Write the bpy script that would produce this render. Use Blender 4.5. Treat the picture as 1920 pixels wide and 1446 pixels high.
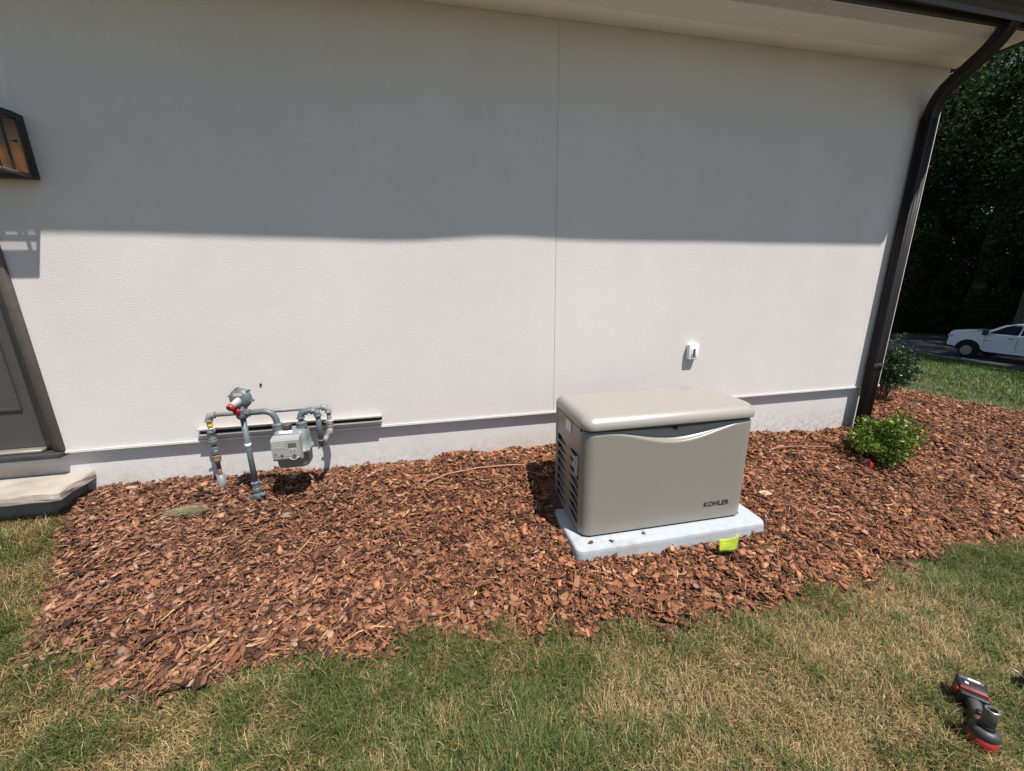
import bpy, bmesh, math, random
import numpy as np
from mathutils import Vector, Matrix

for o in list(bpy.data.objects):
    bpy.data.objects.remove(o)
SC = bpy.context.scene
COL = SC.collection
random.seed(7)
RNG = np.random.default_rng(11)

# ------------------------------------------------------------------ camera
F_PX, PITCH, YAW, ROLL = 742.0, 0.2555, 0.2096, -0.0127
fw = Vector((math.sin(YAW) * math.cos(PITCH), math.cos(YAW) * math.cos(PITCH), -math.sin(PITCH)))
rt = Vector((math.cos(YAW), -math.sin(YAW), 0))
up = rt.cross(fw)
cr, sr = math.cos(ROLL), math.sin(ROLL)
r2 = cr * rt + sr * up
u2 = -sr * rt + cr * up
cam_d = bpy.data.cameras.new('camera')
cam = bpy.data.objects.new('camera', cam_d)
COL.objects.link(cam)
cam_d.sensor_width = 36.0
cam_d.lens = 36.0 * F_PX / 1920.0
cam_d.clip_start = 0.05
cam_d.clip_end = 600.0
M = Matrix.Identity(4)
for i in range(3):
    M[i][0], M[i][1], M[i][2] = r2[i], u2[i], -fw[i]
M[0][3], M[1][3], M[2][3] = -0.4795, -2.776, 1.5018
cam.matrix_world = M
SC.camera = cam

# ------------------------------------------------------------------ sky, sun, exposure
SUN_DIR = Vector((-0.65, 1.0, -2.4)).normalized()      # the way the light travels
SUN_EL = math.asin(-SUN_DIR.z)
SUN_ROT = math.atan2(-SUN_DIR.x, -SUN_DIR.y)
world = bpy.data.worlds.new('World')
SC.world = world
world.use_nodes = True
wn = world.node_tree
sky = wn.nodes.new('ShaderNodeTexSky')
sky.sky_type = 'NISHITA'
sky.sun_disc = False
sky.sun_elevation = SUN_EL
sky.sun_rotation = SUN_ROT
sky.air_density = 1.0
sky.dust_density = 0.6
bg = wn.nodes['Background']
bg.inputs['Strength'].default_value = 0.074
wn.links.new(sky.outputs[0], bg.inputs[0])
sun_d = bpy.data.lights.new('sun', 'SUN')
sun_d.energy = 5.0
sun_d.angle = math.radians(0.75)
sun_d.color = (1.0, 0.955, 0.895)
sun = bpy.data.objects.new('sun', sun_d)
COL.objects.link(sun)
sun.rotation_euler = (-SUN_DIR).to_track_quat('Z', 'Y').to_euler()
sun.location = (8, -12, 25)
SC.view_settings.view_transform = 'Standard'
SC.view_settings.look = 'None'
SC.view_settings.gamma = 1.0
SC.view_settings.use_curve_mapping = False
SC.view_settings.exposure = 0.57
SC.cycles.max_bounces = 8
SC.cycles.transparent_max_bounces = 16


# ------------------------------------------------------------------ materials
def new_mat(name):
    m = bpy.data.materials.new(name)
    m.use_nodes = True
    nt = m.node_tree
    return m, nt, nt.nodes['Principled BSDF']


def add(nt, kind, **kw):
    n = nt.nodes.new(kind)
    for k, v in kw.items():
        if k in n.inputs:
            n.inputs[k].default_value = v
        else:
            setattr(n, k, v)
    return n


def ramp(nt, src, stops):
    r = nt.nodes.new('ShaderNodeValToRGB')
    el = r.color_ramp.elements
    while len(el) < len(stops):
        el.new(0.5)
    for e, (p, c) in zip(el, stops):
        e.position = p
        e.color = (c[0], c[1], c[2], 1)
    nt.links.new(src, r.inputs[0])
    return r


def mat(name, col, rough=0.6, metal=0.0, var=0.12, scale=12.0, bump=0.0, bscale=80.0, spec=0.5, coat=0.0, rvar=0.0, bdist=0.002):
    m, nt, b = new_mat(name)
    b.inputs['Roughness'].default_value = rough
    b.inputs['Metallic'].default_value = metal
    b.inputs['Specular IOR Level'].default_value = spec
    b.inputs['Coat Weight'].default_value = coat
    tc = add(nt, 'ShaderNodeTexCoord')
    n = add(nt, 'ShaderNodeTexNoise', Scale=scale, Detail=6.0, Roughness=0.6)
    nt.links.new(tc.outputs['Object'], n.inputs['Vector'])
    lo = [c * (1 - var) for c in col]
    hi = [min(1, c * (1 + var)) for c in col]
    r = ramp(nt, n.outputs['Fac'], [(0.3, lo), (0.7, hi)])
    nt.links.new(r.outputs[0], b.inputs['Base Color'])
    if rvar:
        mr = add(nt, 'ShaderNodeMapRange')
        mr.inputs['To Min'].default_value = max(0, rough - rvar)
        mr.inputs['To Max'].default_value = min(1, rough + rvar)
        nt.links.new(n.outputs['Fac'], mr.inputs['Value'])
        nt.links.new(mr.outputs[0], b.inputs['Roughness'])
    if bump:
        n2 = add(nt, 'ShaderNodeTexNoise', Scale=bscale, Detail=4.0)
        nt.links.new(tc.outputs['Object'], n2.inputs['Vector'])
        bp = add(nt, 'ShaderNodeBump', Strength=bump, Distance=bdist)
        nt.links.new(n2.outputs['Fac'], bp.inputs['Height'])
        nt.links.new(bp.outputs[0], b.inputs['Normal'])
    return m


def stucco_mat(name, col, stains=(), splash=False):
    m, nt, b = new_mat(name)
    b.inputs['Roughness'].default_value = 0.9
    b.inputs['Specular IOR Level'].default_value = 0.2
    tc = add(nt, 'ShaderNodeTexCoord')
    big = add(nt, 'ShaderNodeTexNoise', Scale=0.9, Detail=5.0, Roughness=0.6)
    nt.links.new(tc.outputs['Object'], big.inputs['Vector'])
    r = ramp(nt, big.outputs['Fac'], [(0.28, [c * 0.93 for c in col]), (0.72, [min(1, c * 1.03) for c in col])])
    grain = add(nt, 'ShaderNodeTexNoise', Scale=210.0, Detail=3.0, Roughness=0.7)
    nt.links.new(tc.outputs['Object'], grain.inputs['Vector'])
    r2_ = ramp(nt, grain.outputs['Fac'], [(0.28, (0.80, 0.80, 0.80)), (0.6, (1.0, 1.0, 1.0))])
    mx = add(nt, 'ShaderNodeMixRGB', blend_type='MULTIPLY')
    mx.inputs[0].default_value = 1.0
    nt.links.new(r.outputs[0], mx.inputs[1])
    nt.links.new(r2_.outputs[0], mx.inputs[2])
    last = mx
    # faint rain streaks and patched areas
    ms_ = add(nt, 'ShaderNodeMapping')
    ms_.inputs['Scale'].default_value = (2.6, 1.0, 0.55)
    nt.links.new(tc.outputs['Object'], ms_.inputs['Vector'])
    stn_ = add(nt, 'ShaderNodeTexNoise', Scale=1.0, Detail=4.0, Roughness=0.6)
    nt.links.new(ms_.outputs[0], stn_.inputs['Vector'])
    rs_ = ramp(nt, stn_.outputs['Fac'], [(0.30, (0.978, 0.972, 0.962)), (0.60, (1.0, 1.0, 1.0))])
    mst = add(nt, 'ShaderNodeMixRGB', blend_type='MULTIPLY')
    mst.inputs[0].default_value = 1.0
    nt.links.new(last.outputs[0], mst.inputs[1])
    nt.links.new(rs_.outputs[0], mst.inputs[2])
    last = mst
    if splash:
        sz_ = add(nt, 'ShaderNodeSeparateXYZ')
        nt.links.new(tc.outputs['Object'], sz_.inputs[0])
        mr_ = add(nt, 'ShaderNodeMapRange')
        mr_.inputs['From Min'].default_value = 0.40
        mr_.inputs['From Max'].default_value = 0.16
        nt.links.new(sz_.outputs['Z'], mr_.inputs['Value'])
        sn_ = add(nt, 'ShaderNodeTexNoise', Scale=26.0, Detail=8.0, Roughness=0.75)
        nt.links.new(tc.outputs['Object'], sn_.inputs['Vector'])
        rn_ = ramp(nt, sn_.outputs['Fac'], [(0.46, (0, 0, 0)), (0.66, (0.75, 0.75, 0.75))])
        mu_ = add(nt, 'ShaderNodeMath', operation='MULTIPLY')
        nt.links.new(mr_.outputs[0], mu_.inputs[0])
        nt.links.new(rn_.outputs[0], mu_.inputs[1])
        msp = add(nt, 'ShaderNodeMixRGB')
        nt.links.new(mu_.outputs[0], msp.inputs[0])
        nt.links.new(last.outputs[0], msp.inputs[1])
        msp.inputs[2].default_value = (0.33, 0.23, 0.16, 1)
        last = msp
    # dirt splashed up from the bed and stains with their own outline
    for (x, z, sx, sz, c, k) in stains:
        mp = add(nt, 'ShaderNodeMapping')
        mp.vector_type = 'POINT'
        mp.inputs['Location'].default_value = (-x / sx, 0, -z / sz)
        mp.inputs['Scale'].default_value = (1 / sx, 0, 1 / sz)
        wob = add(nt, 'ShaderNodeTexNoise', Scale=9.0, Detail=5.0)
        nt.links.new(tc.outputs['Object'], wob.inputs['Vector'])
        nt.links.new(tc.outputs['Object'], mp.inputs['Vector'])
        ad = add(nt, 'ShaderNodeMixRGB', blend_type='LINEAR_LIGHT')
        ad.inputs[0].default_value = 0.45
        nt.links.new(mp.outputs[0], ad.inputs[1])
        nt.links.new(wob.outputs['Color'], ad.inputs[2])
        ln = add(nt, 'ShaderNodeVectorMath', operation='LENGTH')
        sep = add(nt, 'ShaderNodeSeparateXYZ')
        nt.links.new(ad.outputs[0], sep.inputs[0])
        cmb = add(nt, 'ShaderNodeCombineXYZ')
        nt.links.new(sep.outputs[0], cmb.inputs[0])
        nt.links.new(sep.outputs[2], cmb.inputs[2])
        nt.links.new(cmb.outputs[0], ln.inputs[0])
        rr = ramp(nt, ln.outputs['Value'], [(0.15, (k, k, k)), (1.0, (0, 0, 0))])
        m2 = add(nt, 'ShaderNodeMixRGB')
        nt.links.new(rr.outputs[0], m2.inputs[0])
        nt.links.new(last.outputs[0], m2.inputs[1])
        m2.inputs[2].default_value = (c[0], c[1], c[2], 1)
        last = m2
    nt.links.new(last.outputs[0], b.inputs['Base Color'])
    bn = add(nt, 'ShaderNodeTexNoise', Scale=125.0, Detail=4.0, Roughness=0.7)
    nt.links.new(tc.outputs['Object'], bn.inputs['Vector'])
    wav = add(nt, 'ShaderNodeTexNoise', Scale=1.6, Detail=2.0)
    nt.links.new(tc.outputs['Object'], wav.inputs['Vector'])
    bp0 = add(nt, 'ShaderNodeBump', Strength=0.5, Distance=0.012)
    nt.links.new(wav.outputs['Fac'], bp0.inputs['Height'])
    bp = add(nt, 'ShaderNodeBump', Strength=0.6, Distance=0.004)
    nt.links.new(bn.outputs['Fac'], bp.inputs['Height'])
    nt.links.new(bp0.outputs[0], bp.inputs['Normal'])
    nt.links.new(bp.outputs[0], b.inputs['Normal'])
    return m


def attr_mat(name, rough=0.8, spec=0.3, trans=0.0, bump=0.0, bscale=90.0):
    """colour from the per-piece colour attribute 'tint'"""
    m, nt, b = new_mat(name)
    b.inputs['Roughness'].default_value = rough
    b.inputs['Specular IOR Level'].default_value = spec
    a = add(nt, 'ShaderNodeAttribute', attribute_name='tint')
    tc = add(nt, 'ShaderNodeTexCoord')
    n = add(nt, 'ShaderNodeTexNoise', Scale=bscale, Detail=5.0)
    nt.links.new(tc.outputs['Object'], n.inputs['Vector'])
    r = ramp(nt, n.outputs['Fac'], [(0.3, (0.72, 0.72, 0.72)), (0.7, (1.18, 1.18, 1.18))])
    mx = add(nt, 'ShaderNodeMixRGB', blend_type='MULTIPLY')
    mx.inputs[0].default_value = 1.0
    nt.links.new(a.outputs['Color'], mx.inputs[1])
    nt.links.new(r.outputs[0], mx.inputs[2])
    nt.links.new(mx.outputs[0], b.inputs['Base Color'])
    if bump:
        bp = add(nt, 'ShaderNodeBump', Strength=bump, Distance=0.004)
        nt.links.new(n.outputs['Fac'], bp.inputs['Height'])
        nt.links.new(bp.outputs[0], b.inputs['Normal'])
    if trans:
        t = add(nt, 'ShaderNodeBsdfTranslucent')
        nt.links.new(mx.outputs[0], t.inputs[0])
        ms = add(nt, 'ShaderNodeMixShader')
        ms.inputs[0].default_value = trans
        nt.links.new(b.outputs[0], ms.inputs[1])
        nt.links.new(t.outputs[0], ms.inputs[2])
        nt.links.new(ms.outputs[0], nt.nodes['Material Output'].inputs[0])
    return m


def leaf_mat(name, stops, trans=0.3, rough=0.5, spec=0.4):
    m, nt, b = new_mat(name)
    b.inputs['Roughness'].default_value = rough
    b.inputs['Specular IOR Level'].default_value = spec
    a = add(nt, 'ShaderNodeAttribute', attribute_name='tint')
    r = ramp(nt, a.outputs['Fac'], stops)
    nt.links.new(r.outputs[0], b.inputs['Base Color'])
    t = add(nt, 'ShaderNodeBsdfTranslucent')
    nt.links.new(r.outputs[0], t.inputs[0])
    ms = add(nt, 'ShaderNodeMixShader')
    ms.inputs[0].default_value = trans
    nt.links.new(b.outputs[0], ms.inputs[1])
    nt.links.new(t.outputs[0], ms.inputs[2])
    nt.links.new(ms.outputs[0], nt.nodes['Material Output'].inputs[0])
    return m


def glass_mat(name, tint=(0.9, 0.9, 0.9), mixf=0.12):
    m, nt, b = new_mat(name)
    nt.nodes.remove(b)
    tr = add(nt, 'ShaderNodeBsdfTransparent')
    tr.inputs[0].default_value = (*tint, 1)
    gl = add(nt, 'ShaderNodeBsdfGlossy')
    gl.inputs['Roughness'].default_value = 0.05
    lw = add(nt, 'ShaderNodeLayerWeight', Blend=0.5)
    pw = add(nt, 'ShaderNodeMath', operation='POWER')
    pw.inputs[1].default_value = 4.0
    nt.links.new(lw.outputs['Facing'], pw.inputs[0])
    fr = add(nt, 'ShaderNodeMapRange')
    fr.inputs['To Min'].default_value = 0.05
    fr.inputs['To Max'].default_value = 0.6
    nt.links.new(pw.outputs[0], fr.inputs['Value'])
    ms = add(nt, 'ShaderNodeMixShader')
    nt.links.new(fr.outputs[0], ms.inputs[0])
    nt.links.new(tr.outputs[0], ms.inputs[1])
    nt.links.new(gl.outputs[0], ms.inputs[2])
    nt.links.new(ms.outputs[0], nt.nodes['Material Output'].inputs[0])
    return m


def pad_mat():
    m = mat('equipment_pad_dusty', (0.355, 0.385, 0.41), 0.85, var=0.07, scale=22, bump=0.3, bscale=160)
    nt = m.node_tree
    b = nt.nodes['Principled BSDF']
    src = b.inputs['Base Color'].links[0].from_socket
    tc = add(nt, 'ShaderNodeTexCoord')
    n1 = add(nt, 'ShaderNodeTexNoise', Scale=6.0, Detail=8.0, Roughness=0.7)
    nt.links.new(tc.outputs['Object'], n1.inputs['Vector'])
    r1 = ramp(nt, n1.outputs['Fac'], [(0.54, (0, 0, 0)), (0.74, (0.55, 0.55, 0.55))])
    n2 = add(nt, 'ShaderNodeTexNoise', Scale=140.0, Detail=2.0)
    nt.links.new(tc.outputs['Object'], n2.inputs['Vector'])
    r2_ = ramp(nt, n2.outputs['Fac'], [(0.66, (0, 0, 0)), (0.72, (0.7, 0.7, 0.7))])
    mx = add(nt, 'ShaderNodeMixRGB', blend_type='LIGHTEN')
    mx.inputs[0].default_value = 1.0
    nt.links.new(r1.outputs[0], mx.inputs[1])
    nt.links.new(r2_.outputs[0], mx.inputs[2])
    m2 = add(nt, 'ShaderNodeMixRGB')
    nt.links.new(mx.outputs[0], m2.inputs[0])
    nt.links.new(src, m2.inputs[1])
    m2.inputs[2].default_value = (0.22, 0.17, 0.13, 1)
    nt.links.new(m2.outputs[0], b.inputs['Base Color'])
    return m


WALLC = (0.668, 0.630, 0.610)
MAT = dict(
    stucco=stucco_mat('stucco', WALLC, [(-2.47, 2.62, 0.03, 0.30, (0.74, 0.72, 0.70), 0.7)]),
    found=stucco_mat('foundation_stucco', (0.645, 0.63, 0.62),
                     [(-1.41, 0.27, 0.07, 0.16, (0.52, 0.37, 0.25), 0.7), (-2.45, 0.27, 0.12, 0.08, (0.52, 0.38, 0.27), 0.4),
                      (0.2, 0.26, 0.45, 0.12, (0.52, 0.40, 0.30), 0.4), (-2.95, 0.41, 0.3, 0.05, (0.55, 0.32, 0.18), 0.6)], True),
    seal=mat('joint_sealant', (0.50, 0.48, 0.465), 0.8),
    flash=mat('painted_flashing', (0.62, 0.61, 0.61), 0.5, var=0.05),
    soffit=mat('soffit_vinyl', (0.84, 0.82, 0.78), 0.55, var=0.03, scale=2),
    brown=mat('bronze_aluminium', (0.030, 0.022, 0.019), 0.42, var=0.15, scale=6, spec=0.5),
    dspm=mat('bronze_downspout', (0.014, 0.012, 0.0115), 0.5, var=0.15, scale=6, spec=0.3, bump=0.05, bscale=20),
    shingle=mat('shingles', (0.05, 0.047, 0.045), 0.95, var=0.3, scale=30, bump=0.5, bscale=60),
    door=mat('door_paint', (0.058, 0.056, 0.056), 0.45, var=0.06),
    casing=mat('door_casing', (0.105, 0.088, 0.076), 0.6, var=0.15, scale=20),
    thresh=mat('threshold_metal', (0.06, 0.06, 0.062), 0.4, metal=0.4),
    stone=mat('flagstone', (0.34, 0.298, 0.252), 0.85, var=0.22, scale=7, bump=0.7, bscale=24, bdist=0.006),
    concrete=mat('step_base_block', (0.15, 0.147, 0.142), 0.9, var=0.15, scale=9, bump=0.4, bscale=70),
    pad=pad_mat(),
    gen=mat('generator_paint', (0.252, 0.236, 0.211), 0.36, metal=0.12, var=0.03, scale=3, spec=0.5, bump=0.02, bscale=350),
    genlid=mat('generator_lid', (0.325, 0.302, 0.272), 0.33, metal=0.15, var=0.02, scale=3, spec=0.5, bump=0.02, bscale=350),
    black=mat('black_plastic', (0.012, 0.012, 0.013), 0.5, var=0.2),
    dark=mat('dark_interior', (0.006, 0.006, 0.006), 0.9),
    text=mat('badge_black', (0.022, 0.02, 0.019), 0.45),
    white=mat('white_plastic', (0.78, 0.78, 0.78), 0.4, var=0.03),
    label=mat('paper_label', (0.70, 0.70, 0.72), 0.6, var=0.25, scale=160),
    yellow=mat('yellow_tape', (0.80, 0.60, 0.02), 0.5),
    gpaint=mat('grey_gas_paint', (0.096, 0.119, 0.132), 0.42, var=0.12, scale=30, bump=0.05, bscale=90),
    gpale=mat('weathered_grey_pipe', (0.215, 0.21, 0.212), 0.6, var=0.18, scale=35),
    gmeter=mat('meter_casting', (0.165, 0.193, 0.188), 0.5, var=0.06, scale=40, bump=0.1, bscale=250),
    galv=mat('galvanised_steel', (0.40, 0.41, 0.42), 0.45, metal=0.5, var=0.25, scale=60),
    index=mat('index_cover', (0.27, 0.275, 0.27), 0.45, var=0.05),
    lcd=mat('display', (0.10, 0.10, 0.085), 0.25),
    red=mat('red_cap', (0.34, 0.018, 0.024), 0.4, var=0.1),
    brass=mat('brass_fitting', (0.28, 0.19, 0.12), 0.5, metal=0.4, var=0.25, scale=60),
    copper=mat('rusty_pipe', (0.22, 0.11, 0.06), 0.7, var=0.3, scale=60),
    pvc=mat('grey_pvc', (0.165, 0.176, 0.188), 0.45, var=0.05),
    lamp=mat('lantern_bronze', (0.018, 0.015, 0.017), 0.4, var=0.15),
    lampin=mat('lantern_copper_liner', (0.34, 0.19, 0.085), 0.30, metal=0.6, var=0.15, scale=15),
    lamprail=mat('lantern_rail', (0.11, 0.10, 0.10), 0.4, metal=0.3),
    glass=glass_mat('clear_glass'),
    soil=mat('soil', (0.055, 0.040, 0.028), 0.95, var=0.35, scale=18, bump=0.6, bscale=60, bdist=0.01),
    mulchbase=mat('mulch_base', (0.095, 0.040, 0.023), 0.95, var=0.5, scale=45, bump=1.0, bscale=70, bdist=0.012),
    turf=mat('turf', (0.070, 0.066, 0.026), 0.95, var=0.4, scale=5, bump=0.9, bscale=50, bdist=0.02),
    asphalt=mat('asphalt', (0.036, 0.036, 0.038), 0.85, var=0.2, scale=4, bump=0.4, bscale=120),
    litter=mat('leaf_litter', (0.055, 0.036, 0.024), 0.95, var=0.5, scale=3, bump=1.0, bscale=20, bdist=0.05),
    bark=mat('tree_bark', (0.095, 0.078, 0.062), 0.95, var=0.35, scale=6, bump=1.0, bscale=14, bdist=0.05),
    stem=mat('shrub_stem', (0.12, 0.085, 0.055), 0.9, var=0.2, scale=30),
    tube=mat('brown_drip_tube', (0.22, 0.10, 0.06), 0.45, var=0.1, scale=20),
    flag=mat('marker_flag_film', (0.40, 0.49, 0.045), 0.45, var=0.04),
    flagink=mat('flag_print', (0.25, 0.33, 0.05), 0.6),
    wire=mat('flag_wire', (0.42, 0.40, 0.37), 0.4, metal=0.6),
    straw=mat('straw', (0.42, 0.29, 0.13), 0.8, var=0.25, scale=60),
    rock=mat('pebble', (0.26, 0.21, 0.18), 0.85, var=0.2, scale=60, bump=0.4, bscale=120),
    toolred=mat('tool_red', (0.26, 0.013, 0.012), 0.45, var=0.12, scale=40),
    toolblack=mat('tool_black', (0.008, 0.008, 0.010), 0.5, var=0.2, scale=40, bump=0.1, bscale=300),
    toolgrey=mat('tool_grey_grip', (0.06, 0.06, 0.058), 0.6, var=0.2, scale=40),
    socket=mat('socket_steel', (0.16, 0.145, 0.13), 0.5, metal=0.6, var=0.2, scale=60),
    steel=mat('bright_steel', (0.55, 0.55, 0.55), 0.3, metal=0.9),
    truck=mat('white_truck_paint', (0.74, 0.75, 0.76), 0.25, var=0.01, coat=0.5),
    tyre=mat('tyre_rubber', (0.012, 0.012, 0.012), 0.85),
    rim=mat('painted_rim', (0.42, 0.42, 0.43), 0.3, metal=0.7),
    trim=mat('truck_trim', (0.012, 0.012, 0.013), 0.4),
    window=mat('tinted_window', (0.004, 0.005, 0.006), 0.12, spec=0.25),
    lens=mat('headlight_lens', (0.5, 0.5, 0.5), 0.1),
    plastic=glass_mat('clear_bag', (0.93, 0.93, 0.93)),
)
MAT['chips'] = attr_mat('bark_mulch', 0.82, 0.25, 0.0, 0.5, 110.0)
MAT['grass'] = attr_mat('grass_blade', 0.6, 0.35, 0.28, 0.0, 300.0)
MAT['foliage'] = leaf_mat('tree_leaves', [(0.0, (0.014, 0.028, 0.009)), (0.5, (0.032, 0.058, 0.016)), (1.0, (0.095, 0.14, 0.04))], 0.35, .65, .15)
MAT['azalea'] = leaf_mat('azalea_leaves', [(0.0, (0.045, 0.080, 0.010)), (0.5, (0.125, 0.195, 0.024)), (0.9, (0.23, 0.29, 0.045)), (1.0, (0.30, 0.24, 0.03))], 0.25, 0.38, 0.5)
MAT['rose'] = leaf_mat('dark_glossy_leaves', [(0.0, (0.014, 0.032, 0.013)), (0.6, (0.035, 0.070, 0.025)), (1.0, (0.08, 0.10, 0.03))], 0.18, 0.34, 0.5)
MAT['dryleaf'] = attr_mat('dry_leaf', 0.7, 0.3, 0.25, 0.0, 60.0)


def chip_single_mat():
    m, nt, b = new_mat('bark_chip_single')
    b.inputs['Roughness'].default_value = 0.82
    b.inputs['Specular IOR Level'].default_value = 0.25
    oi = add(nt, 'ShaderNodeObjectInfo')
    r = ramp(nt, oi.outputs['Random'], [(0.0, (0.08, 0.032, 0.016)), (0.3, (0.16, 0.064, 0.032)), (0.6, (0.24, 0.098, 0.048)), (0.85, (0.31, 0.14, 0.07)), (1.0, (0.30, 0.17, 0.11))])
    tc = add(nt, 'ShaderNodeTexCoord')
    n = add(nt, 'ShaderNodeTexNoise', Scale=110.0, Detail=5.0)
    nt.links.new(tc.outputs['Object'], n.inputs['Vector'])
    r2_ = ramp(nt, n.outputs['Fac'], [(0.3, (0.65, 0.65, 0.65)), (0.7, (1.15, 1.15, 1.15))])
    mx = add(nt, 'ShaderNodeMixRGB', blend_type='MULTIPLY')
    mx.inputs[0].default_value = 1.0
    nt.links.new(r.outputs[0], mx.inputs[1])
    nt.links.new(r2_.outputs[0], mx.inputs[2])
    nt.links.new(mx.outputs[0], b.inputs['Base Color'])
    bp = add(nt, 'ShaderNodeBump', Strength=0.5, Distance=0.004)
    nt.links.new(n.outputs['Fac'], bp.inputs['Height'])
    nt.links.new(bp.outputs[0], b.inputs['Normal'])
    return m


MAT['chip1'] = chip_single_mat()


# ------------------------------------------------------------------ mesh helpers
class MB:
    """collects geometry for one mesh object"""

    def __init__(self):
        self.v, self.f, self.s = [], [], []

    def raw(self, verts, faces, smooth=False):
        o = len(self.v)
        self.v += [tuple(p) for p in verts]
        self.f += [tuple(i + o for i in f) for f in faces]
        self.s += [smooth] * len(faces)
        return self

    def box(self, a, b, bevel=0.0, seg=2):
        bm = bmesh.new()
        bmesh.ops.create_cube(bm, size=1.0)
        sz = [abs(b[i] - a[i]) for i in range(3)]
        ce = [(a[i] + b[i]) / 2 for i in range(3)]
        bmesh.ops.scale(bm, vec=sz, verts=bm.verts)
        bmesh.ops.translate(bm, vec=ce, verts=bm.verts)
        if bevel:
            bmesh.ops.bevel(bm, geom=bm.edges[:], offset=bevel, segments=seg, affect='EDGES', profile=0.5, clamp_overlap=True)
        bm.verts.index_update()
        self.raw([v.co for v in bm.verts], [[v.index for v in f.verts] for f in bm.faces], bool(bevel))
        bm.free()
        return self

    def prism(self, poly, fn, d0, d1):
        """poly (a,b) swept from depth d0 to d1; fn(a,b,d) -> xyz"""
        n = len(poly)
        vs = [fn(a, b, d0) for a, b in poly] + [fn(a, b, d1) for a, b in poly]
        fs = [tuple(range(n))[::-1], tuple(range(n, 2 * n))]
        fs += [(i, (i + 1) % n, n + (i + 1) % n, n + i) for i in range(n)]
        return self.raw(vs, fs)

    def tube(self, path, r, n=14, caps=True, prof=None):
        P = [Vector(p) for p in path]
        rad = r if isinstance(r, (list, tuple)) else [r] * len(P)
        T = []
        for i in range(len(P)):
            a = P[max(0, i - 1)]
            b = P[min(len(P) - 1, i + 1)]
            T.append((b - a).normalized())
        ref = Vector((0, 0, 1)) if abs(T[0].z) < 0.9 else Vector((1, 0, 0))
        N = (ref - T[0] * ref.dot(T[0])).normalized()
        vs, fs = [], []
        for i in range(len(P)):
            N = (N - T[i] * N.dot(T[i])).normalized()
            B = T[i].cross(N)
            for k in range(n):
                a = 2 * math.pi * k / n
                vs.append(P[i] + N * (math.cos(a) * rad[i]) + B * (math.sin(a) * rad[i]))
        for i in range(len(P) - 1):
            for k in range(n):
                fs.append((i * n + k, i * n + (k + 1) % n, (i + 1) * n + (k + 1) % n, (i + 1) * n + k))
        self.raw(vs, fs, True)
        if caps:
            self.raw(vs[:n], [tuple(range(n))[::-1]])
            self.raw(vs[-n:], [tuple(range(n))])
        return self

    def lathe(self, prof, org, axis, n=20, smooth=True, caps=True):
        """prof: (radius, height along axis)"""
        ax = Vector(axis).normalized()
        ref = Vector((0, 0, 1)) if abs(ax.z) < 0.9 else Vector((1, 0, 0))
        N = (ref - ax * ref.dot(ax)).normalized()
        B = ax.cross(N)
        O = Vector(org)
        for i in range(len(prof) - 1):
            vs, fs = [], []
            for (r, h) in prof[i:i + 2]:
                for k in range(n):
                    a = 2 * math.pi * k / n
                    vs.append(O + ax * h + N * (math.cos(a) * r) + B * (math.sin(a) * r))
            fs = [(k, (k + 1) % n, n + (k + 1) % n, n + k) for k in range(n)]
            self.raw(vs, fs, smooth)
        for j, rev in ((0, True), (len(prof) - 1, False)):
            r, h = prof[j]
            if caps and r > 1e-5:
                vs = [O + ax * h + N * (math.cos(2 * math.pi * k / n) * r) + B * (math.sin(2 * math.pi * k / n) * r) for k in range(n)]
                self.raw(vs, [tuple(range(n))[::-1] if rev else tuple(range(n))])
        return self

    def loft(self, loops, smooth=True, cap0=True, cap1=True):
        n = len(loops[0])
        vs = [p for l in loops for p in l]
        fs = []
        for i in range(len(loops) - 1):
            for k in range(n):
                fs.append((i * n + k, i * n + (k + 1) % n, (i + 1) * n + (k + 1) % n, (i + 1) * n + k))
        self.raw(vs, fs, smooth)
        if cap0:
            self.raw(loops[0], [tuple(range(n))[::-1]])
        if cap1:
            self.raw(loops[-1], [tuple(range(n))], smooth)
        return self

    def build(self, name, m, parent=None, world=True):
        me = bpy.data.meshes.new(name)
        me.from_pydata(self.v, [], self.f)
        me.polygons.foreach_set('use_smooth', self.s)
        me.materials.append(MAT[m] if isinstance(m, str) else m)
        bm = bmesh.new()
        bm.from_mesh(me)
        bmesh.ops.remove_doubles(bm, verts=bm.verts, dist=1e-6)
        bmesh.ops.recalc_face_normals(bm, faces=bm.faces)
        bm.to_mesh(me)
        bm.free()
        me.update()
        o = bpy.data.objects.new(name, me)
        COL.objects.link(o)
        if parent:
            o.parent = parent
            if world:
                o.matrix_parent_inverse = root_matrix(parent).inverted()
        return o


def root_matrix(o):
    m = Matrix.LocRotScale(o.location, o.rotation_euler, o.scale)
    if o.parent:
        return root_matrix(o.parent) @ o.matrix_parent_inverse @ m
    return m


def empty(name, loc, rot=(0, 0, 0)):
    o = bpy.data.objects.new(name, None)
    o.location = loc
    o.rotation_euler = rot
    o.empty_display_size = 0.1
    COL.objects.link(o)
    return o


def tag(o, label=None, cat=None, group=None, kind=None):
    for k, v in (('label', label), ('category', cat), ('group', group), ('kind', kind)):
        if v:
            o[k] = v
    return o


def rrect(x0, x1, y0, y1, r, n=6):
    """rounded rectangle loop; r = (front-left, front-right, back-right, back-left)"""
    if not isinstance(r, (tuple, list)):
        r = (r,) * 4
    out = []
    for (cx, cy, a0, rr) in ((x0 + r[0], y0 + r[0], 180, r[0]), (x1 - r[1], y0 + r[1], 270, r[1]), (x1 - r[2], y1 - r[2], 0, r[2]), (x0 + r[3], y1 - r[3], 90, r[3])):
        for k in range(n + 1):
            a = math.radians(a0 + 90 * k / n)
            out.append((cx + rr * math.cos(a), cy + rr * math.sin(a)))
    return out


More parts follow.
